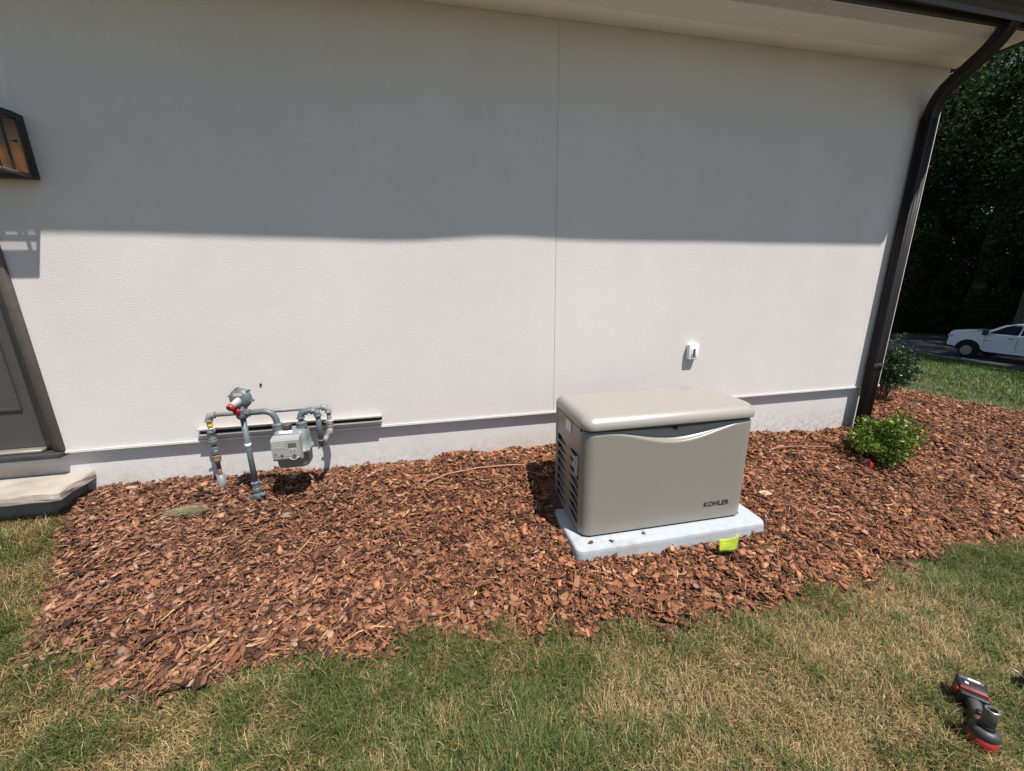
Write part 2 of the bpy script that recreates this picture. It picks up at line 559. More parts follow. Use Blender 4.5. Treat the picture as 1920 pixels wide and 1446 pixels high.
def bez(p0, p1, p2, n=8):
    p0, p1, p2 = Vector(p0), Vector(p1), Vector(p2)
    return [p0 * (1 - t) ** 2 + p1 * 2 * t * (1 - t) + p2 * t * t for t in [i / n for i in range(n + 1)]]


def bulk_mesh(name, verts, loops, sizes, m, tint=None, smooth=False, parent=None):
    """verts (N,3), loops flat, sizes per face, tint (N,3) or (N,)"""
    me = bpy.data.meshes.new(name)
    me.vertices.add(len(verts))
    me.vertices.foreach_set('co', np.ascontiguousarray(verts, dtype=np.float32).ravel())
    me.loops.add(len(loops))
    me.loops.foreach_set('vertex_index', np.ascontiguousarray(loops, dtype=np.int32))
    me.polygons.add(len(sizes))
    st = np.concatenate([[0], np.cumsum(sizes)[:-1]]).astype(np.int32)
    me.polygons.foreach_set('loop_start', st)
    if smooth:
        me.polygons.foreach_set('use_smooth', np.ones(len(sizes), dtype=bool))
    me.update(calc_edges=True)
    if tint is not None:
        tint = np.asarray(tint, dtype=np.float32)
        if tint.ndim == 1:
            tint = np.repeat(tint[:, None], 3, 1)
        ca = me.color_attributes.new('tint', 'FLOAT_COLOR', 'POINT')
        ca.data.foreach_set('color', np.concatenate([tint, np.ones((len(tint), 1), np.float32)], 1).ravel())
    me.materials.append(MAT[m] if isinstance(m, str) else m)
    o = bpy.data.objects.new(name, me)
    COL.objects.link(o)
    if parent:
        o.parent = parent
    return o


# ------------------------------------------------------------------ terrain
def smooth01(t):
    t = np.clip(t, 0, 1)
    return t * t * (3 - 2 * t)


_tabs = {}


def vnoise(x, y, scale, seed=0):
    key = seed
    if key not in _tabs:
        _tabs[key] = np.random.default_rng(1000 + seed).random((256, 256))
    tb = _tabs[key]
    x = np.asarray(x, float) / scale + 100
    y = np.asarray(y, float) / scale + 100
    xi, yi = np.floor(x).astype(int), np.floor(y).astype(int)
    fx, fy = smooth01(x - xi), smooth01(y - yi)
    g = lambda a, b: tb[a & 255, b & 255]
    return (g(xi, yi) * (1 - fx) + g(xi + 1, yi) * fx) * (1 - fy) + (g(xi, yi + 1) * (1 - fx) + g(xi + 1, yi + 1) * fx) * fy


def T(x, y):
    x = np.asarray(x, float)
    y = np.asarray(y, float)
    zw = np.interp(x, [-30, -3, 0, 2.46, 3.37, 6, 28, 41, 60, 120], [0.1, .235, .22, .146, .075, -.14, -3.0, -3.1, -2.4, 0])
    dr = .225 * smooth01(-y / .95) + .04 * np.maximum(0, np.minimum(-y, 40) - .95)
    return zw - dr + .08 * np.exp(-((x - 1.5) ** 2 + (y + .9) ** 2) / .12)


BED = np.array([(-2.72, .03), (-2.66, -.2), (-2.61, -.3), (-2.48, -.53), (-2.33, -.85), (-2.21, -1.05), (-2.02, -1.22), (-1.8, -1.29), (-1.575, -1.32), (-1.35, -1.31), (-1.113, -1.305), (-.8, -1.33), (-.454, -1.347), (-.15, -1.39), (.142, -1.417), (.4, -1.44), (.643, -1.475), (.85, -1.50), (1.065, -1.495), (1.35, -1.45), (1.661, -1.41), (2.0, -1.36), (2.37, -1.328), (3.229, -1.287), (4.5, -1.2), (6.2, -.8), (7.2, .1), (7.5, .805), (7.25, 1.1), (7.04, 1.3), (6.98, 1.73), (6.7, 2.2), (6.2, 3.4), (5.6, 5.2), (3.6, 5.4), (3.58, .03)])


def in_bed(x, y, grow=0.0):
    x = np.asarray(x, float)
    y = np.asarray(y, float)
    wob = (vnoise(x, y, .16, 3) - .5) * .10 + (vnoise(x, y, .05, 4) - .5) * .05
    yy = y + np.where(y < -.3, wob + grow, 0)
    xx = x + np.where((x < -1.9) | (x > 5), wob + np.where(x < 0, grow, -grow), 0)
    c = np.zeros(np.broadcast(xx, yy).shape, bool)
    n = len(BED)
    for i in range(n):
        x1, y1 = BED[i]
        x2, y2 = BED[(i + 1) % n]
        cond = ((y1 > yy) != (y2 > yy))
        with np.errstate(divide='ignore', invalid='ignore'):
            xs = (x2 - x1) * (yy - y1) / (y2 - y1 if y2 != y1 else 1e-9) + x1
        c ^= cond & (xx < xs)
    return c


def bed_lump(x, y):
    return (vnoise(x, y, .30, 5) - .5) * .055 + (vnoise(x, y, .09, 6) - .5) * .034


def grid_sheet(name, xs, ys, zf, m, mask=None):
    X, Yg = np.meshgrid(xs, ys)
    Zg = zf(X, Yg)
    V = np.stack([X.ravel(), Yg.ravel(), Zg.ravel()], 1)
    nx, ny = len(xs), len(ys)
    i, j = np.meshgrid(np.arange(nx - 1), np.arange(ny - 1))
    a = (j * nx + i).ravel()
    q = np.stack([a, a + 1, a + nx + 1, a + nx], 1)
    if mask is not None:
        cx = V[q].mean(1)
        q = q[mask(cx[:, 0], cx[:, 1])]
        used = np.unique(q)
        mp = -np.ones(len(V), int)
        mp[used] = np.arange(len(used))
        V, q = V[used], mp[q]
    return bulk_mesh(name, V, q.ravel(), np.full(len(q), 4), m, smooth=True)


xs = np.unique(np.round(np.concatenate([np.linspace(-60, -4, 20), np.linspace(-4, 8, 161), np.linspace(8, 30, 60), np.linspace(30, 160, 50)]), 4))
ys = np.unique(np.round(np.concatenate([np.linspace(-60, -4, 20), np.linspace(-4, 3, 101), np.linspace(3, 30, 40), np.linspace(30, 160, 40)]), 4))
lawn = grid_sheet('lawn_ground', xs, ys, lambda x, y: T(x, y) - .014 + (vnoise(x, y, .5, 8) - .5) * .03 * (x < 10) - .07 * in_bed(x, y, -.06), 'turf')
tag(lawn, kind='structure')
xs = np.arange(-3.0, 7.7, .03)
ys = np.arange(-1.62, 5.5, .03)
bed = grid_sheet('mulch_bed', xs, ys, lambda x, y: T(x, y) + .006 + bed_lump(x, y), 'mulchbase', lambda x, y: in_bed(x, y, .02))
tag(bed, kind='structure')
# road along the foot of the slope, and the wood's floor behind it
road = grid_sheet('road', np.linspace(28.2, 37.2, 12), np.linspace(-60, 120, 60), lambda x, y: T(x, y) + .035 + 0 * x, 'asphalt')
tag(road, kind='structure')
floor = grid_sheet('forest_floor', np.linspace(37.2, 150, 42), np.linspace(-60, 150, 60), lambda x, y: T(x, y) + .06 + (vnoise(x, y, 4, 9) - .5) * .3, 'litter')
tag(floor, kind='structure')

# ------------------------------------------------------------------ house
ZS = 3.056
house = empty('house', (0, 3, 0))
tag(house, 'off-white stucco house with dark brown gutter and wide pale soffit', 'house')
xz = lambda a, b, d: (a, d, b)
# left stucco panel with the door opening cut out
MB().prism([(-7, .538), (-3.86, .538), (-3.86, 2.70), (-2.69, 2.70), (-2.69, .538), (.4335, .538), (.4335, ZS + .2), (-7, ZS + .2)], xz, 0, .06).build('stucco_panel', 'stucco', house)
MB().prism([(.4375, .538), (3.61, .538), (3.61, ZS + .2), (.4375, ZS + .2)], xz, 0, .06).build('stucco_panel', 'stucco', house)
MB().box((.425, .0025, .54), (.445, .055, ZS + .1)).build('joint_seal', 'seal', house)
MB().box((-7, .03, -.7), (3.585, .25, .530)).build('foundation_wall', 'found', house)
MB().prism([(-.010, .522), (-.010, .536), (.05, .5365), (.05, .5325), (.026, .531), (.026, .5245)], lambda a, b, d: (d, a, b), -2.69, 3.612).build('drip_flashing', 'flash', house)
MB().prism([(.0605, -.9), (9.5, -.9), (9.5, 3.1), (4.75, 5.15), (.0605, 3.2)], lambda a, b, d: (d, a, b), 3.55, 3.609).build('gable_wall', 'stucco', house)
MB().box((-7, 9.44, -.9), (3.54, 9.5, 3.1)).build('rear_wall', 'stucco', house)
MB().box((-7.06, .0605, -.9), (-7, 9.5, 3.1)).build('end_wall', 'stucco', house)
# soffit: a frieze band against the wall, then the vinyl panels with a perforated strip
sof = MB().box((-7, -.462, ZS + .004), (3.648, -.150, ZS + .02)).build('soffit', 'soffit', house)
MB().box((-7, -.150, ZS - .002), (3.648, -.001, ZS + .02), .003, 1).build('frieze_band', 'soffit', house)
vent = MB()
x = -1.5
while x < 3.60:
    vent.box((x, -.440, ZS - .0015), (x + .011, -.335, ZS + .005))
    x += .0215
vo = vent.build('soffit_vent', 'soffit', sof)
tag(vo, kind='stuff')
MB().box((-1.5, -.437, ZS + .0025), (3.60, -.338, ZS + .0035)).build('vent_backing', mat('vent_slot', (.12, .11, .10), .9), sof)
MB().box((-7, -.486, ZS - .006), (3.648, -.4625, ZS + .19)).build('fascia', 'brown', house)
# K-style gutter
gp = [(-.487, ZS + .022), (-.530, ZS + .020), (-.536, ZS + .045), (-.552, ZS + .075), (-.572, ZS + .095), (-.574, ZS + .128), (-.562, ZS + .130), (-.560, ZS + .120), (-.568, ZS + .098), (-.546, ZS + .078), (-.530, ZS + .047), (-.524, ZS + .025), (-.487, ZS + .026)]
wavy = MB()
loops = []
for i in range(160):
    x = -7 + 10.66 * i / 159
    dz = float(np.mean(np.interp(x + np.linspace(-.22, .22, 9), [-7, -2.4, -1.4, -.7, -.27, -.05, .2, .43, .7, .95, 1.5, 2.0, 2.5, 3.3, 3.7], [.004, .010, .004, -.004, -.018, -.014, .012, .018, .006, -.010, -.006, .0, -.010, -.022, -.022])))
    dy = .002 * math.sin(x * 2.3)
    loops.append([(x, y + (dy if y < -.5 else 0), z + (dz if y < -.5 else 0)) for y, z in gp])
wavy.loft(loops, smooth=False)
gut = wavy.build('gutter', 'brown', house)
MB().prism([(-.487, ZS + .020), (-.530, ZS + .018), (-.55, ZS + .075), (-.576, ZS + .095), (-.576, ZS + .132), (-.487, ZS + .132)], lambda a, b, d: (d, a, b), 3.661, 3.664).build('end_cap', 'brown', gut)
MB().prism([(-.545, ZS + .155), (4.75, ZS + 2.2), (10.1, ZS + .155), (10.1, ZS + .27), (4.75, ZS + 2.33), (-.545, ZS + .185)], lambda a, b, d: (d, a, b), -7.3, 3.70).build('roof', 'shingle', house)
MB().box((3.6485, -.463, ZS - .012), (3.668, .2, ZS + .12)).build('rake_trim', 'brown', house)
MB().prism([(.2, ZS - .012), (4.75, ZS + 1.98), (9.3, ZS), (9.3, ZS + .16), (4.75, ZS + 2.14), (.2, ZS + .16)], lambda a, b, d: (d, a, b), 3.6485, 3.668).build('rake_trim', 'brown', house)
MB().prism([(.06, ZS), (4.75, ZS + 2.0), (9.3, ZS + .02), (9.3, ZS + .04), (4.75, ZS + 2.02), (.06, ZS + .02)], lambda a, b, d: (d, a, b), 3.612, 3.648).build('rake_soffit', 'soffit', house)

# downspout: fluted rectangular pipe swept along its path
DX0, DX1, DY0, DY1 = -.044, .044, -.038, .036


def ds_profile():
    w, d, g = DX1, DY1, .0035
    pr = []
    for t, k in ((.9, 0), (.45, 0), (.38, 1), (.10, 1), (.03, 0), (-.03, 0), (-.10, 1), (-.38, 1), (-.45, 0), (-.9, 0)):
        pr.append((-w + g * k, d * t))
    for t, k in ((-.92, 0), (-.5, 0), (-.44, 1), (-.08, 1), (-.02, 0), (.02, 0), (.08, 1), (.44, 1), (.5, 0), (.92, 0)):
        pr.append((w * t, -d + g * k))
    for t in (-.9, -.4, .4, .9):
        pr.append((w, d * t))
    for t in (.92, .4, -.4, -.92):
        pr.append((w * t, d))
    return pr


def sweep_rect(path, prof):
    P = [Vector(p) for p in path]
    loops = []
    for i in range(len(P)):
        a = P[max(0, i - 1)]
        b = P[min(len(P) - 1, i + 1)]
        t = (b - a).normalized()
        bx = Vector((1, 0, 0))
        bx = (bx - t * bx.dot(t)).normalized()
        by = t.cross(bx)
        loops.append([P[i] + bx * px_ + by * py_ for px_, py_ in prof])
    return loops


DP = ds_profile()
mainp = [(3.434, -.052, .06), (3.434, -.052, .9), (3.434, -.052, 2.70)]
ds = MB().loft(sweep_rect(mainp, DP)).build('downspout', 'dspm', house)
DPs = [(a * .94, b * .94) for a, b in DP]
low = bez((3.434, -.052, 2.66), (3.432, -.062, 2.83), (3.385, -.19, 2.875), 9)
topb = bez((3.345, -.315, 2.93), (3.29, -.475, 2.99), (3.285, -.505, 3.10), 9)
MB().loft(sweep_rect(low + topb, DPs)).build('elbow', 'dspm', ds)
MB().loft(sweep_rect([(3.434, -.052, .70), (3.434, -.052, .76)], [(a * 1.04, b * 1.05) for a, b in DP])).build('coupling', 'dspm', ds)

# door at the left edge
door = MB().box((-3.80, .045, .562), (-2.795, .09, 2.64)).build('door', 'door', house)
fr = MB()
fr.prism([(-3.70, .80), (-2.87, .80), (-2.87, .815), (-3.70, .815)], xz, .034, .0455)
fr.prism([(-2.885, .816), (-2.87, .816), (-2.87, 2.4), (-2.885, 2.4)], xz, .034, .0455)
fr.build('panel_moulding', 'door', door)
MB().box((-2.733, -.024, .545), (-2.688, .058, 2.745), .003, 1).build('door_casing', 'casing', house)
MB().box((-2.793, .012, .548), (-2.735, .088, 2.70), .003, 1).build('door_jamb', 'thresh', house)
MB().box((-3.86, -.024, 2.70), (-2.735, .058, 2.745), .003, 1).build('door_head', 'casing', house)
MB().box((-3.86, -.024, .545), (-3.815, .058, 2.698), .003, 1).build('door_casing', 'casing', house)
th = MB().box((-3.86, -.050, .505), (-2.692, .06, .540), .006, 2).build('threshold', 'thresh', house)
MB().box((-3.80, -.02, .5415), (-2.796, .044, .560), .004, 1).build('sill_strip', mat('sill_aluminium', (.30, .27, .23), .4, metal=.5), th)

# ------------------------------------------------------------------ stone step
step = empty('stone_step', (-3.1, -.1, .2))
tag(step, 'tan flagstone slab step on a grey block below the door', 'step')
edge = [(-2.597, .028), (-2.590, -.07), (-2.598, -.15), (-2.582, -.255), (-2.612, -.272), (-2.70, -.263), (-2.80, -.268), (-2.95, -.262), (-3.2, -.268), (-3.5, -.262), (-3.82, -.268), (-3.82, .028)]
sl = []
for (z, g) in ((.326, .008), (.332, .0), (.352, -.002), (.374, .0), (.380, .004)):
    lp = []
    for k, (px_, py_) in enumerate(edge):
        jx = random.uniform(-.003, .003) - g * (1 if px_ > -3.8 else -1)
        jy = random.uniform(-.003, .003) + g if py_ < 0 else 0
        lp.append((px_ + jx, py_ + jy, z + (random.uniform(-.002, .002) if z < .375 else 0)))
    sl.append(lp)
MB().loft(sl, smooth=False).build('slab', 'stone', step)
MB().prism([(-2.655, .028), (-2.655, -.135), (-2.70, -.175), (-3.8, -.175), (-3.8, .028)], lambda a, b, d: (a, b, d), .05, .324).build('base_block', 'concrete', step)

# ------------------------------------------------------------------ wall lantern
lan = empty('wall_lantern', (-2.543, 0, 2.2))
tag(lan, 'dark bronze box wall lantern with glass sides above the door', 'wall lantern')
LX0, LX1, LZ0, LZ1, LD = -2.663, -2.423, 2.055, 2.355, -.21
MB().box((LX0, -.050, LZ0), (LX1, -.001, LZ1), .003, 1).build('backplate', 'lamp', lan)
top = MB()
top.prism([(-.0505, LZ1 - .03), (LD - .012, LZ1 - .03), (LD - .012, LZ1 - .012), (-.0505, LZ1)], lambda a, b, d: (d, a, b), LX0 - .008, LX1 + .001)
top.build('roof_cap', 'lamp', lan)
for (px_, py_) in ((LX1 - .012, LD), (LX0, LD)):
    MB().box((px_, py_, LZ0 + .018), (px_ + .012, py_ + .012, LZ1 - .0305)).build('corner_post', 'lamp', lan)
MB().box((LX0 + .0125, LD + .008, LZ0 + .018), (LX0 + .068, LD + .011, LZ1 - .0305)).build('stile_panel', 'lamp', lan)
MB().box((LX1 - .010, -.135, LZ0 + .018), (LX1 - .002, -.127, LZ1 - .0305)).build('glazing_bar', 'lamp', lan)
for a, b in (((LX0, LD, LZ0), (LX1, LD + .016, LZ0 + .0175)), ((LX0, LD + .0165, LZ0), (LX0 + .014, -.051, LZ0 + .0175)), ((LX1 - .014, LD + .0165, LZ0), (LX1, -.051, LZ0 + .0175))):
    MB().box(a, b, .002, 1).build('bottom_rail', 'lamprail', lan)
MB().box((LX0 + .0145, LD + .017, LZ0 + .004), (LX1 - .0145, -.150, LZ0 + .008)).build('floor_tray', 'lamp', lan)
MB().box((LX0 + .02, -.0535, LZ0 + .02), (LX1 - .005, -.0505, LZ1 - .035)).build('liner', 'lampin', lan)
MB().box((LX1 - .007, -.126, LZ0 + .019), (LX1 - .005, -.052, LZ1 - .032)).build('glass_pane', 'glass', lan)
MB().box((LX1 - .007, LD + .0125, LZ0 + .019), (LX1 - .005, -.136, LZ1 - .032)).build('glass_pane', 'glass', lan)
MB().box((LX0 + .0125, LD + .005, LZ0 + .019), (LX1 - .0125, LD + .007, LZ1 - .032)).build('glass_pane', 'glass', lan)
bulb, bnt, bb = new_mat('warm_bulb')
bb.inputs['Base Color'].default_value = (.8, .6, .35, 1)
bb.inputs['Emission Color'].default_value = (1, .55, .2, 1)
bb.inputs['Emission Strength'].default_value = 0.8
for cx_ in (-2.58, -2.505):
    MB().lathe([(.010, 0), (.010, .075), (.004, .078), (.012, .095), (.014, .115), (.009, .140), (.001, .165)], (cx_, -.125, LZ0 + .012), (0, 0, 1), 12).build('candle_bulb', bulb, lan)
MB().box((LX0 + .01, -.131, LZ0 + .005), (LX1 - .01, -.119, LZ0 + .0115)).build('bulb_bar', 'lamp', lan)
MB().lathe([(.004, 0), (.004, .012), (.006, .013), (.006, .018)], (LX1 - .004, -.10, 2.21), (1, 0, 0), 10).build('latch_knob', 'lamp', lan)

# ------------------------------------------------------------------ outdoor temperature sensor
sen = empty('outdoor_sensor', (1.585, 0, .946))
tag(sen, 'small white sensor box with dark slot on the wall behind the generator', 'sensor')
MB().box((1.540, -.042, .885), (1.628, -.001, 1.008), .009, 3).build('cover', 'white', sen)
MB().box((1.561, -.0455, .905), (1.607, -.0425, .982), .001, 1).build('face_plate', 'white', sen)
MB().box((1.574, -.0475, .912), (1.593, -.0458, .972)).build('slot', mat('sensor_slot', (.05, .05, .05), .5), sen)
MB().tube([(1.543, -.02, .905), (1.528, -.018, .895), (1.535, -.008, .885)], .0035, 8).build('clip', 'white', sen)

# mud dab on the wall
dab = MB().lathe([(.002, 0), (.008, .002), (.007, .007), (.001, .010)], (-1.555, 0, .88), (0, -1, 0), 9).build('mud_dab', mat('dried_mud', (.06, .035, .025), .9), None)
tag(dab, 'tiny dark mud dab on the sunlit wall above the gas meter', 'mud dab')

# ------------------------------------------------------------------ strut channel behind the meter
X0, X1 = -1.955, -.825
ch = MB()
prof = [(-.001, .574), (-.041, .574), (-.041, .583), (-.0385, .583), (-.0385, .5765), (-.0035, .5765), (-.0035, .6145), (-.0385, .6145), (-.0385, .608), (-.041, .608), (-.041, .617), (-.001, .617)]
ch.prism(prof, lambda a, b, d: (d, a, b), X0, X1)
cho = ch.build('strut_channel', mat('painted_strut', (.42, .39, .35), .55, var=.12, scale=20))
MB().box((X0 + .002, -.006, .577), (X1 - .002, -.0036, .614)).build('slot_back', 'black', cho)
tag(cho, 'long horizontal metal strut channel fixed to the wall behind the gas meter', 'strut channel')

# ------------------------------------------------------------------ gas meter set
gm = empty('gas_meter', (-1.4, -.25, .2))
tag(gm, 'grey gas meter with round regulator, red caps and looping pipes', 'gas meter')
RX, RY = -1.573, -.28
# riser
MB().tube([(RX, RY, .25), (RX, RY, .745)], .0155).build('riser_pipe', 'gpaint', gm)
MB().lathe([(.0165, 0), (.0165, .022)], (RX, RY, .565), (0, 0, 1), 16).build('pipe_tag', 'white', gm)
v = MB()
v.lathe([(.013, 0), (.020, .004), (.020, .02), (.014, .022), (.014, .03), (.021, .033), (.023, .045), (.021, .057), (.014, .06), (.014, .075), (.019, .078), (.019, .095)], (RX, RY, .135), (0, 0, 1), 14)
v.build('base_fitting', 'gpaint', gm)
v = MB()
v.lathe([(.016, 0), (.026, .006), (.028, .022), (.020, .034)], (RX, RY, .228), (0, 0, 1), 6, False)
v.tube([(RX - .045, RY - .004, .232), (RX + .045, RY + .006, .242)], [.011, .013], 10)
v.lathe([(.010, 0), (.014, .004), (.014, .014), (.004, .016)], (RX + .012, RY - .018, .240), (0, -1, 0), 8, False)
v.build('shutoff_valve', 'gpaint', gm)
v = MB()
v.lathe([(.0165, 0), (.0255, .004), (.0255, .022), (.022, .026), (.022, .05), (.0255, .054), (.0255, .062), (.0165, .068)], (RX, RY, .268), (0, 0, 1), 10, False)
v.build('union', 'gpaint', gm)
# regulator
reg = MB()
ax = Vector((-.10, -.97, .10)).normalized()
C0 = Vector((-1.568, -.255, .862))
reg.lathe([(.018, -.022), (.036, -.018), (.050, -.004), (.056, .004), (.061, .008), (.061, .018), (.056, .021), (.052, .030), (.044, .037), (.030, .041), (.0001, .042)], C0, ax, 32)
rego = reg.build('regulator', 'gpaint', gm)
N_ = (Vector((0, 0, 1)) - ax * ax.z).normalized()
B_ = ax.cross(N_)
for k in range(6):
    a = math.radians(15 + 60 * k)
    p = C0 + (N_ * math.cos(a) + B_ * math.sin(a)) * .061
    MB().lathe([(.008, -.004), (.008, .006), (.0055, .007), (.0055, .026), (.003, .028)], p, ax, 8, False).build('flange_bolt', 'gpaint', rego)
pl = C0 + ax * .0425 + N_ * .026
MB().raw([pl + B_ * s * .024 + N_ * t * .009 + ax * d for d in (0, -.004) for s, t in ((-1, -1), (1, -1), (1, 1), (-1, 1))], [(0, 1, 2, 3), (7, 6, 5, 4), (0, 4, 5, 1), (1, 5, 6, 2), (2, 6, 7, 3), (3, 7, 4, 0)]).build('nameplate', mat('brass_plate', (.40, .36, .28), .5), rego)
tip = Vector((-.36, -.84, -.42)).normalized()
b0 = C0 + ax * .03 - N_ * .004
MB().lathe([(.019, 0), (.019, .062)], b0, tip, 18).build('spring_tower', mat('aluminium_label', (.42, .40, .36), .45), rego)
MB().lathe([(.0205, .0), (.0215, .003), (.0215, .018), (.018, .022), (.008, .0225), (.007, .018), (.0001, .018)], b0 + tip * .060, tip, 18).build('red_cap', 'red', rego)
v = MB()
v.tube(bez(C0 + ax * .034 + Vector((.012, 0, -.012)), C0 + ax * .06 + Vector((.004, 0, -.03)), C0 + ax * .045 + Vector((-.012, 0, -.05)), 6), [.014] * 7, 12)
v.lathe([(.017, -.01), (.020, 0), (.020, .024), (.017, .028)], C0 + Vector((-.012, -.015, -.062)), (-.12, -.97, -.1), 14)
v.build('vent_neck', 'gpaint', rego)
MB().lathe([(.019, 0), (.021, .002), (.021, .016), (.016, .019), (.0001, .0195)], C0 + Vector((-.016, -.044, -.065)), (-.12, -.97, -.2), 16).build('red_cap', 'red', rego)
v = MB()
v.lathe([(.016, 0), (.024, .004), (.031, .016), (.031, .05), (.025, .066), (.022, .09)], (RX, RY, .740), (0, 0, 1), 14)
v.lathe([(.022, 0), (.022, .05)], (RX, RY - .028, .785), (0, 1, .1), 12)
v.lathe([(.015, 0), (.024, .004), (.024, .022), (.018, .026)], (RX + .018, RY, .776), (1, 0, 0), 8, False)
v.lathe([(.009, 0), (.009, .012)], (RX + .012, RY - .028, .765), (0, -1, 0), 8, False)
v.build('valve_body', mat('dark_grey_casting', (.10, .115, .125), .5, var=.2, scale=40), rego)
# inlet bend to the meter
MB().tube([(RX + .03, RY, .776), (-1.50, RY, .777)] + bez((-1.475, RY, .778), (-1.400, RY, .782), (-1.396, RY, .705), 9) + [(-1.396, RY, .66)], .0175, 16).build('inlet_bend', 'gpaint', gm)
# meter body
mc = (-1.322, -.290)
lo = []
for (z, w, d, r) in ((.430, .148, .105, .03), (.436, .166, .122, .034), (.448, .176, .132, .036), (.525, .182, .140, .036), (.527, .205, .160, .04), (.541, .205, .160, .04), (.543, .186, .144, .036), (.600, .184, .140, .036), (.642, .176, .128, .034), (.656, .162, .112, .03), (.662, .140, .09, .025)):
    lo.append([(px_, py_, z) for px_, py_ in rrect(mc[0] - w / 2, mc[0] + w / 2, mc[1] - d / 2, mc[1] + d / 2, r)])
mb = MB().loft(lo).build('meter_body', 'gmeter', gm)
for k, (dx, dy) in enumerate(((-.095, -.05), (.095, -.05), (.098, .03), (-.098, .03), (.05, -.077))):
    MB().lathe([(.008, -.008), (.008, .008), (.005, .009), (.005, .016)], (mc[0] + dx, mc[1] + dy, .534), (0, 0, 1), 8, False).build('case_bolt', 'galv', mb)
for cx_ in (-1.396, -1.262):
    MB().lathe([(.020, -.01), (.024, 0), (.031, .006), (.031, .018), (.029, .022), (.031, .026), (.031, .038), (.024, .044), (.018, .046)], (cx_, RY, .655), (0, 0, 1), 10, False).build('swivel_nut', 'gpaint', gm)
MB().lathe([(.024, 0), (.024, .030), (.026, .032), (.026, .037), (.020, .039), (.0001, .039)], (-1.335, -.305, .658), (0, 0, 1), 18).build('index_can', mat('dark_can', (.06, .055, .055), .45), gm)
MB().box((-1.372, -.352, .646), (-1.300, -.331, .664), .002, 1).build('can_label', 'white', gm)
# index box, tipped a little upward
ib = empty('tmp', (0, 0, 0))
bpy.data.objects.remove(ib)
box = MB()
ip = [(-.360, .500), (-.402, .505), (-.412, .520), (-.408, .628), (-.400, .640), (-.360, .647)]
box.prism(ip, lambda a, b, d: (d, a, b), -1.402, -1.250)
ibo = box.build('index_cover', 'index', gm)
fy = lambda z, d: -.412 + (z - .520) * .004 / .108 - d
FZ = lambda x0, x1, z0, z1, d0, d1, nm, m: MB().raw([(xx, fy(zz, dd), zz) for dd in (d0, d1) for xx, zz in ((x0, z0), (x1, z0), (x1, z1), (x0, z1))], [(0, 1, 2, 3), (7, 6, 5, 4), (0, 4, 5, 1), (1, 5, 6, 2), (2, 6, 7, 3), (3, 7, 4, 0)]).build(nm, m, ibo)
FZ(-1.312, -1.268, .586, .612, -.001, .0016, 'display', 'lcd')
FZ(-1.310, -1.268, .556, .580, -.001, .0012, 'button_plate', mat('button_plate', (.36, .37, .34), .5))
for bx_ in (-1.300, -1.280):
    FZ(bx_ - .003, bx_ + .003, .563, .569, -.001, .003, 'button', 'black')
for zz in (.622, .612, .602, .592):
    FZ(-1.394, -1.330, zz - .0035, zz, -.001, .0008, 'print_line', mat('pale_print', (.40, .40, .40), .6))
FZ(-1.394, -1.322, .578, .580, -.001, .001, 'rib', 'index')
FZ(-1.392, -1.376, .541, .556, -.001, .0008, 'barcode', mat('dark_print', (.16, .16, .16), .6))
FZ(-1.357, -1.345, .536, .548, -.001, .004, 'seal_screw', mat('seal_brown', (.16, .05, .04), .6))
FZ(-1.400, -1.256, .531, .534, -.001, .0006, 'seam', mat('seam_dark', (.14, .14, .14), .7))
FZ(-1.292, -1.278, .530, .541, -.001, .004, 'seal_screw', mat('seal_dark', (.07, .03, .03), .6))
MB().tube(bez((-1.315, -.412, .524), (-1.285, -.428, .500), (-1.262, -.412, .528), 8), .0013, 6).build('seal_wire', 'white', ibo)
# outlet loop
ox, oy = -1.262, -.28
MB().tube([(ox, oy, .69), (ox, oy, .735)], .0145).build('outlet_nipple', 'gpaint', gm)


def elbow(p, q, r, name='elbow', m='gpaint', par=None, rad=.0205):
    """bend at q between directions p->q and q->r, with beaded ends"""
    p, q, r = Vector(p), Vector(q), Vector(r)
    a = (p - q).normalized()
    b = (r - q).normalized()
    k = rad * 1.9
    mbx = MB()
    mbx.tube(bez(q + a * k, q, q + b * k, 8), rad * .94, 14)
    for dd in (a, b):
        mbx.lathe([(rad * .95, 0), (rad * 1.13, .001), (rad * 1.13, .009), (rad * .95, .010)], q + dd * (k - .009), dd, 14)
    return mbx.build(name, m, par or gm)


E1, E2, E3, E4, E5 = (ox, oy, .757), (-1.168, oy + .01, .760), (-1.170, oy + .015, .530), (-1.152, -.085, .556), (-1.150, -.085, .722)
elbow((ox, oy, .7), E1, E2)
elbow(E1, E2, E3)
MB().tube([E1, E2], .0145).build('outlet_pipe', 'gpaint', gm)
MB().tube([E2, E3], .0155).build('outlet_pipe', 'gpaint', gm)
elbow(E2, E3, E4, rad=.0195)
MB().tube([E3, E4], .0155).build('return_pipe', 'gpale', gm)
MB().lathe([(.0175, 0), (.0195, .001), (.0195, .03), (.0175, .031)], Vector(E3) + (Vector(E4) - Vector(E3)) * .5, Vector(E4) - Vector(E3), 14).build('coupling', 'gpaint', gm)
elbow(E3, E4, E5, m='gpale')
MB().tube([E4, E5], .0145).build('return_pipe', 'gpale', gm)
v = MB().lathe([(.016, 0), (.022, .003), (.024, .018), (.022, .034), (.016, .037)], (E4[0], E4[1], .598), (0, 0, 1), 8, False)
v.tube([(E4[0] - .03, E4[1] - .014, .618), (E4[0] + .03, E4[1] - .014, .630)], .006, 8)
v.lathe([(.009, 0), (.009, .022)], (E4[0], E4[1], .616), (0, -1, 0), 8)
v.build('pipe_valve', 'galv', gm)
elbow(E4, E5, (-1.8, -.085, .722), m='gpale')
E6 = (-1.850, -.085, .720)
MB().tube([E5, E6], .0130).build('supply_pipe', 'gpale', gm)
